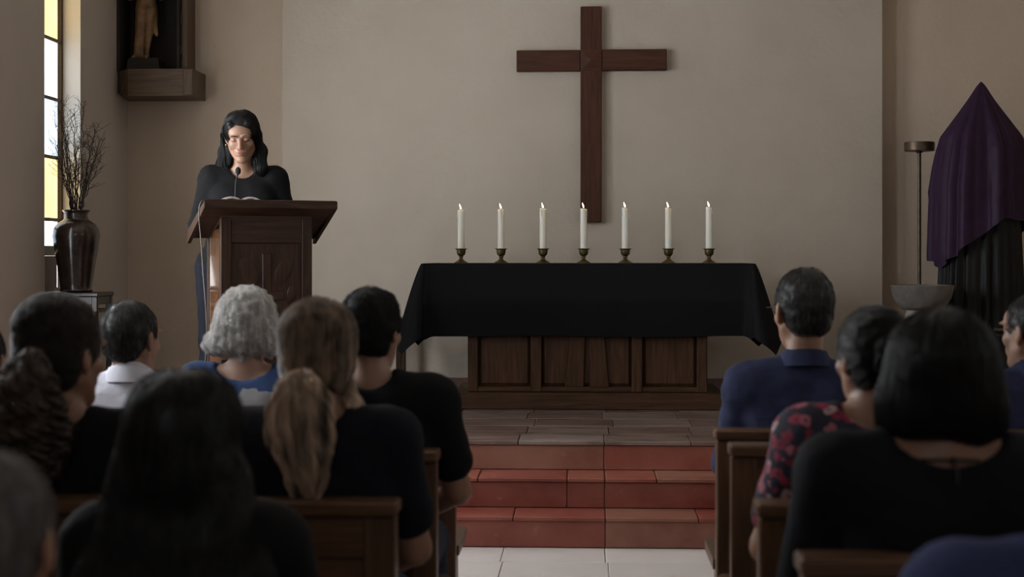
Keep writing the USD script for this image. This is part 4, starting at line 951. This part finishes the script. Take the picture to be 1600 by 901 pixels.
    for s in (-1, 1):
        W_ = J['wr', s]; dv = W_ - J['el', s]; yw = math.atan2(-dv[0], dv[1])
        bm.append(hand_mesh(Frame(W_ + V(0, 0, 0.0), yw, math.asin(np.clip(dv[2] / np.linalg.norm(dv), -1, 1)) * 0.5), -s))
    obj('body', bm, sk, t, True)
    # clothes
    def fine(zl, zh, h=0.011, yh=0.35): return Field(lin(-sh - 0.2, sh + 0.2, h), lin(-0.26, yh, h), lin(zl, zh, h))
    off = 0.014
    f = fine(z0 - 0.10, zs + 0.13)
    torso(f, off); arms(f, off, {'long': 0.97, 'elbow': 0.55, 'short': 0.34, 'cap': 0.17}[sleeve])
    if collar: cone(f, nb + V(0, 0, -0.02), nb + (nt - nb) * 0.25, 0.060, 0.058, 0.03, off=off)
    fa = 1.5 if collar else 1.0
    wobble(f, 0.008 * fa, 9, seed, stretch=(1, 1, 0.8)); wobble(f, 0.0035 * fa, 24, seed + 5, stretch=(0.5, 1, 1.3))
    # neckline and sleeve openings
    nr, ndrop, nback = neck
    ell(f, nb + V(0, 0.03, 0.075 - 0.0), (nr, nr * 0.95 + 0.0, 0.075 + ndrop), 0.006, op='sub')
    if nback: ell(f, nb + V(0, -0.045, 0.06), (nr, 0.075, 0.06 + nback), 0.006, op='sub')
    part = obj(shirt_part, f.mesh(), CM[shirt], t, True)
    if collar:
        sm = f.mesh(); vv = sm.vertices[(np.abs(sm.vertices[:, 2] - (zs - 0.105)) < 0.010) & (sm.vertex_normals[:, 1] < -0.15)]
        xs_b = np.linspace(-sh + 0.03, sh - 0.03, 22); line = [vv[np.argmin(np.abs(vv[:, 0] - x) + 0.3 * vv[:, 1])] for x in xs_b]
        line = np.array([[x, q[1] - 0.0004, zs - 0.105 + 0.004 * math.sin(9 * x)] for x, q in zip(xs_b, line)]); line[1:-1, 1] = (line[:-2, 1] + line[1:-1, 1] + line[2:, 1]) / 3
        obj('yoke_seam', tube(line, 0.0022, 6), CM[shirt], part, True)
        # a folded collar ring round the neck
        an = np.linspace(0, 2 * np.pi, 49)[:-1]; G = np.zeros((7, 48, 3)); ctr = nb + (nt - nb) * 0.30; axn = (nt - nb) / np.linalg.norm(nt - nb)
        for i, a in enumerate(an):
            back = 0.5 - 0.5 * math.sin(a)
            for j, (rr, hh) in enumerate(((0.061, -0.02), (0.062, 0.0), (0.064, 0.014 + 0.008 * back), (0.068, 0.016 + 0.008 * back), (0.074, 0.006), (0.080, -0.014), (0.084, -0.030))):
                G[j, i] = ctr + V(math.cos(a) * rr * 1.03, math.sin(a) * rr * 1.08, 0) * (0.5 + 0.5 * head) + V(0, 0, hh - 0.012 * math.sin(a))
        m = sheet(G, closed=True)
        obj('collar', solidify(m, 0.0025), CM[shirt], part, 60)
    f = Field(lin(hipx - 0.25, hipx + 0.25, 0.016), lin(-0.22, ymax, 0.016), lin(0.05, z0 + 0.13, 0.016))
    ell(f, (hipx, -0.005, z0), (0.172 * bulk, 0.125 * bulk, 0.115), 0.04, off=0.008); legs(f, 0.014, ank=0.93); wobble(f, 0.005, 10, seed + 9)
    obj('trousers', f.mesh(), CM[trousers], t, True)
    for s in (-1, 1):
        A = J['ankle', s]; f = Field(lin(A[0] - 0.07, A[0] + 0.07, 0.009), lin(A[1] - 0.1, A[1] + 0.22, 0.009), lin(-0.01, 0.13, 0.009))
        cone(f, A + V(0, -0.025, -0.035), A + V(0, 0.135, -0.048), 0.042, 0.034, 0.03); cone(f, A, A + V(0, 0, -0.03), 0.045, 0.042, 0.02)
        X_, Y_, Z_ = f.all(); f.D = np.maximum(f.D, 0.002 - Z_ + 0 * X_ + 0 * Y_).astype(np.float32); f.D = np.maximum(f.D, (Z_ - 0.10) + 0 * X_ + 0 * Y_).astype(np.float32)
        obj('shoe', f.mesh(), M['shoe'], t, True)
    build_hair(t, style, hf, hc, nb, HM[hair_m], head, rnd, zs, HM[tail_m or hair_m])
    if fine_face: face_details(t, hf)
    if glasses:
        parts = []
        for s in (-1, 1):
            ring = [hf.out((s * 0.032 + 0.022 * math.cos(a), 0.108, 0.008 + 0.017 * math.sin(a))) for a in np.linspace(0, 2 * np.pi, 24)]
            parts.append(tube(ring, 0.0013, 6, False))
            parts.append(tube([hf.out((s * 0.054, 0.107, 0.012)), hf.out((s * 0.079, 0.09, 0.012)), hf.out((s * 0.083, 0.0, 0.018)), hf.out((s * 0.085, -0.018, 0.0))], 0.0014, 6))
        parts.append(tube([hf.out((-0.010, 0.108, 0.012)), hf.out((0.010, 0.108, 0.012))], 0.0012, 6))
        g = obj('spectacles', parts, M['blackmetal'], t, True)
        for s in (-1, 1):
            d = lathe([(0, 0), (0.0205, 0), (0.0205, 0.001), (0, 0.001)], 24); d.apply_transform(trimesh.transformations.rotation_matrix(-np.pi / 2, (1, 0, 0))); d.vertices[:, 2] *= 0.8
            d.apply_translation((s * 0.032, 0.108, 0.008)); d.vertices = hf.out(d.vertices); obj('lens', d, M['lens'], g, False)
    return t, hf, J

def face_details(t, hf):
    for s in (-1, 1):
        arcp = [hf.out((s * x, yv, z)) for x, yv, z in ((0.0135, 0.0990, 0.0305), (0.024, 0.1005, 0.0345), (0.035, 0.1000, 0.0360), (0.047, 0.0955, 0.0310))]
        obj('eyebrow', tube(spline(arcp, 10), np.r_[np.linspace(0.0022, 0.0032, 4), np.linspace(0.0032, 0.0010, 6)], 6), M['brow'], t, True)
        la = [hf.out((s * x, yv, z)) for x, yv, z in ((0.018, 0.0855, 0.0045), (0.025, 0.0905, 0.0025), (0.033, 0.0915, 0.002), (0.041, 0.0865, 0.0035), (0.046, 0.081, 0.006))]
        obj('eyelashes', tube(spline(la, 10), 0.0012, 6), M['lash'], t, True)
        e = trimesh.creation.icosphere(2, 0.0055); e.apply_translation(hf.out((s * 0.083, 0.0, -0.038))); obj('earring', e, M['gold'], t, True)
    for z, ry, w in ((-0.0535, 0.0045, 0.021), (-0.0655, 0.0055, 0.0175)):
        e = trimesh.creation.icosphere(3); e.apply_scale((w, 0.0075, ry)); e.vertices[:, 1] -= 6.5 * e.vertices[:, 0] ** 2; e.apply_translation((0, 0.0955 if z > -0.06 else 0.0945, z)); e.vertices = hf.out(e.vertices)
        obj('lip', e, M['lip'], t, True)

def build_hair(t, style, hf, hc, nb, mt, head, rnd, zs, mtail):
    h = 0.0062
    lo, hi = hc - V(0.20, 0.22, 0.20), hc + V(0.20, 0.17, 0.17)
    if style in ('loose', 'loose_front', 'bob', 'curly_tail'): lo = lo - V(0.02, 0.0, 0.38 if style[:5] == 'loose' else 0.12)
    f = Field(lin(lo[0], hi[0], h), lin(lo[1], hi[1], h), lin(lo[2], hi[2], h))
    H = lambda *p: hf.out(p)
    down = lambda p: np.tile(V(0, 0, -1), (len(p), 1)) + 0.25 * (p - H(0, -0.03, 0.10)) / head / 0.1 * np.clip(1.2 - (p[:, 2:3] - 0) * 0, 0, 1) * np.exp(-np.clip(H(0, 0, 0.14)[2] - p[:, 2:3], 0, 1) / 0.10)
    def cap(rx=0.083, ry=0.104, rz=0.099, cz=0.036, cy=-0.019):
        ell(f, (0, cy, cz), (rx, ry, rz), 0.02, hf)
    def face_cut(fz=-0.045, ry=0.075, rx=0.062, rzz=0.095, cy=0.115, k=0.012):
        ell(f, (0, cy, fz), (rx, ry, rzz), k, hf, 'sub')
    def ear_cut():
        for s in (-1, 1): ell(f, (s * 0.085, 0.012, -0.022), (0.035, 0.042, 0.040), 0.010, hf, 'sub')
    def below(z, yslope=0.0, k=0.01):       # cut under a plane in head space
        X, Y_, Z = f.all(); q = hf.inn(X, Y_, Z); d = (z + yslope * q[1] - q[2]) * head; f.D = np.maximum(f.D, d).astype(np.float32)
    stop = None
    curl, wl, n, step, N, dirf, w, lift = 0.0, 0.05, 14, 0.009, 2200, down, 0.0010, 0.0
    off = 0.003; tails = []
    if style in ('man', 'man_curly'):
        cap(0.0805, 0.102, 0.096, 0.036)
        ell(f, (0, -0.055, -0.020), (0.064, 0.050, 0.055), 0.02, hf)
        ear_cut(); face_cut(-0.03, 0.075, 0.066, 0.10); below(-0.070, -0.1)
        wobble(f, 0.004, 40, 3); n, step, N, off = 5, 0.007, 3000, 0.004
        if style == 'man_curly':
            wobble(f, 0.012, 32, 5); curl, wl, n, N = 0.004, 0.022, 8, 3400
    elif style == 'silver':
        cap(0.092, 0.112, 0.102, 0.036); ell(f, (0, -0.040, -0.030), (0.102, 0.085, 0.072), 0.03, hf)
        for s in (-1, 1): ell(f, (s * 0.085, -0.03, -0.055), (0.032, 0.05, 0.035), 0.02, hf)
        ell(f, (-0.105, -0.03, -0.060), (0.03, 0.03, 0.022), 0.02, hf)
        face_cut(-0.06, 0.09, 0.07, 0.11); below(-0.098, 0.15); wobble(f, 0.012, 24, 8); wobble(f, 0.009, 50, 9)
        curl, wl, N, n, w, lift = 0.0075, 0.036, 5200, 15, 0.0012, 0.010
    elif style == 'bob':
        cap(0.104, 0.120, 0.108, 0.030); ell(f, (0, -0.022, -0.045), (0.119, 0.112, 0.105), 0.03, hf)
        ell(f, (0.07, 0.015, -0.10), (0.050, 0.062, 0.085), 0.03, hf); ell(f, (-0.07, 0.01, -0.085), (0.048, 0.062, 0.07), 0.03, hf)
        face_cut(-0.06, 0.09, 0.068, 0.12); 
        X, Y_, Z = f.all(); q = hf.inn(X, Y_, Z); f.D = np.maximum(f.D, (-0.128 - 0.42 * (q[1] + 0.05) - 0.10 * q[0] - q[2]) * head).astype(np.float32)
        wobble(f, 0.004, 16, 2); N, n, step, w, off = 5200, 20, 0.012, 0.0010, 0.003
    elif style in ('pony', 'curly_tail', 'updo', 'crop_tail'):
        cap(0.084, 0.106, 0.099, 0.036); ell(f, (0, -0.050, -0.015), (0.076, 0.066, 0.075), 0.03, hf)
        face_cut(-0.045, 0.08, 0.066, 0.10)
        for s in (-1, 1): ell(f, (s * 0.088, 0.006, -0.030), (0.030, 0.036, 0.040), 0.010, hf, 'sub')
        below(-0.078, -0.25)
        if style == 'pony':
            ell(f, (0, -0.035, 0.075), (0.080, 0.085, 0.062), 0.03, hf)
            tie = H(-0.010, -0.122, -0.032)
            pts = [tie, tie + V(0.0, -0.030, -0.02), tie + V(-0.002, -0.040, -0.075), tie + V(0.004, -0.040, -0.15), tie + V(0.020, -0.045, -0.23), tie + V(0.016, -0.040, -0.30)]
            tails.append((pts, [0.019, 0.034, 0.052, 0.052, 0.038, 0.012], 2400, 0.004, 0.10))
            for dx, r_, l_ in ((-0.055, 0.026, 0.16), (0.052, 0.026, 0.19), (-0.03, 0.03, 0.24), (0.035, 0.022, 0.28)):
                tails.append(([tie, tie + V(dx * 0.5, -0.05, -0.02), tie + V(dx * 1.05, -0.055, -0.08), tie + V(dx * 1.1, -0.045, -0.08 - l_ * 0.5), tie + V(dx * 0.75 + 0.008, -0.04, -0.05 - l_)], [0.012, r_, r_, r_ * 0.8, 0.005], 420, 0.005, 0.09))
            for s, dx in ((-1, -0.055), (1, 0.05)):
                a = H(s * 0.07, -0.02, -0.03); tails.append(([a, a + V(s * 0.016, -0.02, -0.06), a + V(s * 0.030, -0.05, -0.12), a + V(s * 0.045, -0.06, -0.17)], [0.010, 0.018, 0.018, 0.006], 240, 0.006, 0.09))
        elif style == 'curly_tail':
            ell(f, (0, -0.03, 0.085), (0.080, 0.085, 0.06), 0.03, hf)
            tie = H(0.034, -0.113, 0.000)
            pts = [tie, tie + V(-0.002, -0.045, -0.01), tie + V(-0.006, -0.055, -0.08), tie + V(-0.010, -0.045, -0.17), tie + V(-0.004, -0.035, -0.25), tie + V(0.0, -0.03, -0.31)]
            tails.append((pts, [0.020, 0.050, 0.074, 0.082, 0.070, 0.03], 3400, 0.013, 0.055))
        elif style == 'updo':
            tie = H(0.0, -0.115, 0.015)
            wobble(f, 0.005, 30, 4)
            for k in range(6):          # a coiled bun: overlapping rolls
                a = k * 1.05 + 0.4; c1 = tie + hf.R @ V(0.030 * math.cos(a), 0.004, 0.036 * math.sin(a)); c2 = tie + hf.R @ V(0.030 * math.cos(a + 1.1), -0.004, 0.036 * math.sin(a + 1.1))
                cone(f, c1, c2, 0.021, 0.023, 0.004)
            ell(f, (0, -0.125, 0.012), (0.02, 0.022, 0.022), 0.008, hf)
        else:
            wobble(f, 0.010, 30, 5); curl, wl = 0.005, 0.03
            tie = H(-0.03, -0.10, -0.05)
            pts = [tie, tie + V(-0.012, -0.035, -0.03), tie + V(-0.016, -0.04, -0.09), tie + V(-0.012, -0.035, -0.16), tie + V(-0.010, -0.03, -0.20)]
            tails.append((pts, [0.016, 0.024, 0.026, 0.022, 0.008], 900, 0.004, 0.05))
        dirf = lambda p: (tie - p) / (np.linalg.norm(tie - p, axis=1, keepdims=True) + 1e-6) if True else None
        if style == 'crop_tail': dirf = down
        wobble(f, 0.003, 45, 7); N, n, step = 3200, 14, 0.010
        if style == 'curly_tail': curl, wl = 0.003, 0.05
    elif style == 'loose':
        # long hair falling over shoulders and back, seen from behind
        cap(0.094, 0.114, 0.103, 0.034)
        ell(f, (0, -0.035, -0.06), (0.108, 0.100, 0.12), 0.04, hf)
        L0 = hc + V(0, -0.055, -0.08)
        for (dx, r0, r1, dz, dy) in ((-0.10, 0.070, 0.055, -0.36, -0.085), (-0.035, 0.075, 0.065, -0.40, -0.105), (0.035, 0.075, 0.065, -0.40, -0.105), (0.10, 0.062, 0.055, -0.34, -0.085)):
            cone(f, L0 + V(dx * 0.6, 0.01, 0), L0 + V(dx * 1.15, dy + 0.03, dz * 0.5), r0, r0, 0.03, flat=0.75); cone(f, L0 + V(dx * 1.15, dy + 0.03, dz * 0.5), L0 + V(dx * 1.3, dy, dz), r0, r1, 0.03, flat=0.7)
        face_cut(-0.06, 0.09, 0.070, 0.12); wobble(f, 0.008, 14, 12, stretch=(1.6, 1, 0.35)); wobble(f, 0.004, 34, 13, stretch=(1.6, 1, 0.3))
        curl, wl, N, n, step, w, lift = 0.003, 0.14, 5600, 28, 0.017, 0.0012, 0.003
    elif style == 'loose_front':
        # parted hair to the shoulders, seen from the front; one side swept behind the ear
        cap(0.088, 0.108, 0.100, 0.036)
        ell(f, (0, -0.050, -0.05), (0.094, 0.075, 0.11), 0.03, hf)
        c = V(hc[0] - 0.105, nb[1] + 0.055, zs + 0.055)
        a, b = H(-0.076, 0.012, 0.01), H(-0.088, -0.012, -0.085)
        cone(f, H(-0.045, 0.052, 0.085), a, 0.026, 0.024, 0.02); cone(f, a, b, 0.022, 0.028, 0.02); cone(f, b, c, 0.030, 0.034, 0.03); cone(f, c, c + V(-0.02, -0.02, -0.06), 0.034, 0.022, 0.02)
        a, b = H(0.080, -0.030, 0.005), H(0.090, -0.048, -0.09); c = V(hc[0] + 0.125, nb[1] - 0.005, zs + 0.065)
        cone(f, H(0.048, 0.050, 0.082), a, 0.024, 0.022, 0.02); cone(f, a, b, 0.022, 0.032, 0.02); cone(f, b, c, 0.034, 0.036, 0.03); cone(f, c, c + V(0.035, -0.01, -0.025), 0.032, 0.020, 0.02)
        cone(f, hc + V(0, -0.06, -0.1), V(hc[0], nb[1] - 0.075, zs - 0.02), 0.085, 0.085, 0.03, flat=0.7)
        ell(f, (0.0, 0.120, -0.045), (0.064, 0.074, 0.132), 0.012, hf, 'sub')
        ell(f, (0.086, 0.004, -0.008), (0.026, 0.026, 0.040), 0.006, hf, 'sub')
        ell(f, nb + V(0, 0.085, 0.02), (0.075, 0.075, 0.10), 0.02, op='sub')
        cone(f, H(0.004, 0.02, 0.142), H(0.006, 0.085, 0.105), 0.003, 0.005, 0.006, op='sub')        # parting
        wobble(f, 0.006, 18, 22, stretch=(1.4, 1.4, 0.4)); wobble(f, 0.003, 50, 23, stretch=(1.4, 1.4, 0.3))
        def dirf(p):
            q = np.stack(hf.inn(p[:, 0], p[:, 1], p[:, 2]), 1); w_ = np.clip((q[:, 2:3] - 0.0) / 0.09, 0, 1)
            side = np.sign(q[:, :1] - 0.005)
            loc = np.concatenate([side * 1.7 * w_, -0.9 * w_ * np.clip(q[:, 1:2] / 0.05, 0, 1), np.zeros_like(w_)], 1)
            return loc @ hf.R.T + V(0, 0, -1) * (1 - 0.6 * w_) + 0.25 * side * (1 - w_) * hf.R[:, 0] * np.clip(-(q[:, 2:3] + 0.08) / 0.08, 0, 1)
        def stop(p):
            q = np.stack(hf.inn(p[:, 0], p[:, 1], p[:, 2]), 1); n_ = p - (nb + V(0, 0.085, 0.02))
            return ((q - V(0, 0.120, -0.045)) ** 2 / V(0.067, 0.078, 0.139) ** 2).sum(1) < 1
        curl, wl, N, n, step, w, lift = 0.003, 0.10, 4600, 24, 0.012, 0.0009, 0.003
    base = f.mesh()
    hp = obj('hair', base, mt, t, True)
    keep = np.where((base.vertices[:, 2] > lo[2] + 0.02))[0]
    st = base.vertices[rnd.choice(keep, N)] + rnd.randn(N, 3) * 0.003
    pl, wd = strands_of(trace(f, st, dirf, n, step, off, rnd, curl, wl, lift), rnd, w, stop)
    tpl, twd = [], []
    for pts, radii, cnt, cu, wv in tails:
        ff = None
        c = spline(pts, 14); r = np.interp(np.linspace(0, 1, 14), np.linspace(0, 1, len(radii)), radii) * 0.62
        l2, h2 = c.min(0) - 0.12, c.max(0) + 0.12
        ff = Field(*[lin(a, b, 0.008) for a, b in zip(l2, h2)])
        for i in range(13): cone(ff, c[i], c[i + 1], r[i], r[i + 1], 0.015, flat=0.85)
        wobble(ff, 0.010 if cu < 0.01 else 0.02, 26, 31, stretch=(1.5, 1, 0.4 if cu < 0.01 else 1))
        obj('lock', ff.mesh(), mtail, hp, True)
        a, b = tail_strands(pts, radii, cnt, rnd, cu, wv, w=0.0013 if cu < 0.01 else 0.0016); tpl += a; twd += b
    if style in ('pony', 'curly_tail'):
        d = (pts_tie(tails)); ring = [d[0] + 0.021 * (math.cos(a) * d[1] + math.sin(a) * d[2]) for a in np.linspace(0, 2 * np.pi, 24)]
        obj('hair_tie', tube(ring, 0.0065, 8, False), M['tie'], hp, True)
    tag(curves('strands', pl, wd, mt, hp), kind='stuff')
    if tpl: tag(curves('strands', tpl, twd, mtail, hp), kind='stuff')
def pts_tie(tails):
    p = np.array(tails[0][0]); d = p[1] - p[0]; d /= np.linalg.norm(d); a = np.cross(d, V(0, 0, 1)); a /= np.linalg.norm(a); return p[0] + d * 0.012, a, np.cross(d, a)

def seat_at(px, pew_y, top_py, dy=0.225):
    y = pew_y + dy; p_ = P(px, top_py, y); return (p_[0], y, 0.0), p_[2]
def spawn(px, pew_y, top_py, label, **kw):
    loc, top = seat_at(px, pew_y, top_py); return person(label, loc, top, **kw)

# the reader at the lectern (faces the pews)
yw = 9.17
wp = P(381, 180, yw)
person('woman with black hair and black top reading at the lectern', (wp[0], yw, PLAT), wp[2] - PLAT, rz=np.pi + 0.12, sh=0.19, skin_='tan', hair_m='black', head=1.14, pitch=-0.36, yaw=0.0, roll=0.04,
       hfwd=0.055, lean=0.06, sd=0.375, shirt='black', neck=(0.088, 0.075, 0.0), style='loose_front', standing=True, hipx=0.10, fine_face=True, elbow_out=0.075, trousers='navyblack', seed=3)
# pews on the lectern side
spawn(208, 5.4, 474, 'dark-haired man in a white shirt sitting by the wall, below the vase', sh=0.165, head=1.10, hair_m='grizzled', style='man', shirt='white', sleeve='long', collar=True, neck=(0.058, 0.02, 0.0), sd=0.33, yaw=-0.35, trousers='charcoal', seed=11)
spawn(388, 5.4, 455, 'woman with curly silver hair in a blue and white dress', sh=0.185, head=1.06, hair_m='silver', skin_='fair', style='silver', shirt='bluefloral', shirt_part='dress', sleeve='short', neck=(0.115, 0.045, 0.035), sd=0.335, yaw=-0.15, pitch=-0.1, trousers='navyblack', seed=12)
spawn(583, 4.5, 455, 'woman with short dark curls and a small plait, in a black top beside the aisle', sh=0.195, head=1.0, hair_m='black', style='crop_tail', shirt='black', sleeve='short', neck=(0.075, 0.04, 0.012), sd=0.325, yaw=-0.35, seed=13)
spawn(-34, 4.5, 505, 'dark-haired person at the picture edge in front of the curly ponytail woman', sh=0.18, head=1.0, hair_m='black', style='man', shirt='black', neck=(0.075, 0.04, 0.0), seed=14)
spawn(500, 3.6, 480, 'woman with a streaked blonde ponytail in a dark short-sleeved top', sh=0.185, head=1.08, hair_m='blonde', tail_m='blonde_ends', skin_='tan', style='pony', shirt='navyblack', sleeve='short', neck=(0.085, 0.04, 0.02), sd=0.315, elbow_out=0.045, bulk=1.08, pitch=-0.08, seed=15)
spawn(100, 3.6, 475, 'woman with a long curly brown ponytail and a black top', sh=0.18, head=1.08, hair_m='darkbrown', tail_m='curly', style='curly_tail', shirt='black', neck=(0.085, 0.04, 0.02), sd=0.335, yaw=-0.42, seed=16)
spawn(298, 2.7, 583, 'woman with long loose black hair over a black top, seen closest to the camera', sh=0.165, head=1.04, hair_m='black', style='loose', shirt='black', neck=(0.08, 0.04, 0.0), sd=0.315, yaw=-0.45, seed=17)
spawn(-12, 1.85, 712, 'blurred grey-haired person in the corner of the picture, close to the camera', sh=0.17, head=1.02, hair_m='grey', style='man', shirt='black', neck=(0.08, 0.04, 0.0), sd=0.34, seed=18)
# pews on the statue side
t10, hf10, J10 = spawn(1253, 5.2, 423, 'man with short greying hair and glasses in a navy blue shirt', sh=0.20, head=1.16, hair_m='grizzled', skin_='brown', style='man', shirt='navy', sleeve='long', collar=True, neck=(0.062, 0.02, 0.0), sd=0.385, yaw=0.25, glasses=True, bulk=1.12, elbow_out=0.05, trousers='charcoal', seed=21)
spawn(1360, 3.62, 485, 'woman with a black hair bun in a red flowered navy blouse', sh=0.17, head=0.97, hair_m='black', skin_='tan', style='updo', shirt='floral', shirt_part='blouse', sleeve='short', neck=(0.088, 0.04, 0.03), sd=0.30, yaw=0.35, elbow_out=0.075, trousers='charcoal', seed=22)
t12, hf12, J12 = spawn(1468, 2.85, 490, 'woman with a smooth black bob in a charcoal knitted cardigan', sh=0.212, head=1.0, hair_m='black', skin_='tan', style='bob', shirt='charcoal', shirt_part='cardigan', sleeve='long', neck=(0.115, 0.05, 0.035), sd=0.30, yaw=-0.05, bulk=1.15, elbow_out=0.055, seed=23)
spawn(1612, 5.2, 462, 'grey-haired man with glasses at the picture edge, beside the veiled statue', sh=0.19, head=1.05, hair_m='grizzled', skin_='tan', style='man', shirt='navy', collar=True, neck=(0.062, 0.02, 0.0), sd=0.335, yaw=0.6, glasses=True, seed=24)
spawn(1700, 2.1, 600, 'person in a blue shirt in the bottom corner, close to the camera', sh=0.20, head=1.0, hair_m='black', style='man', shirt='blue', neck=(0.07, 0.03, 0.0), sd=0.30, bulk=1.1, seed=25)

an = np.linspace(0, 2 * np.pi, 40); c0 = V(0, 0, 0)
nbp = hf12.out((0, -0.03, -0.15)) - V(0, 0.012, 0.008)
ring = [nbp + V(0.074 * math.cos(a), 0.074 * math.sin(a) + 0.004, 0.012 * -math.sin(a)) for a in an]
nk = obj('necklace', tube(ring, 0.0034, 6, False), M['blackmetal'], t12, True, label='thin black cord necklace')
obj('knot', trimesh.util.concatenate([trimesh.creation.icosphere(2, 0.007, ).apply_translation(nbp + V(0, -0.074, 0.012)), tube([nbp + V(0, -0.076, 0.010), nbp + V(0.004, -0.083, -0.010), nbp + V(0.003, -0.088, -0.032)], 0.003, 6)]), M['blackmetal'], nk, True)
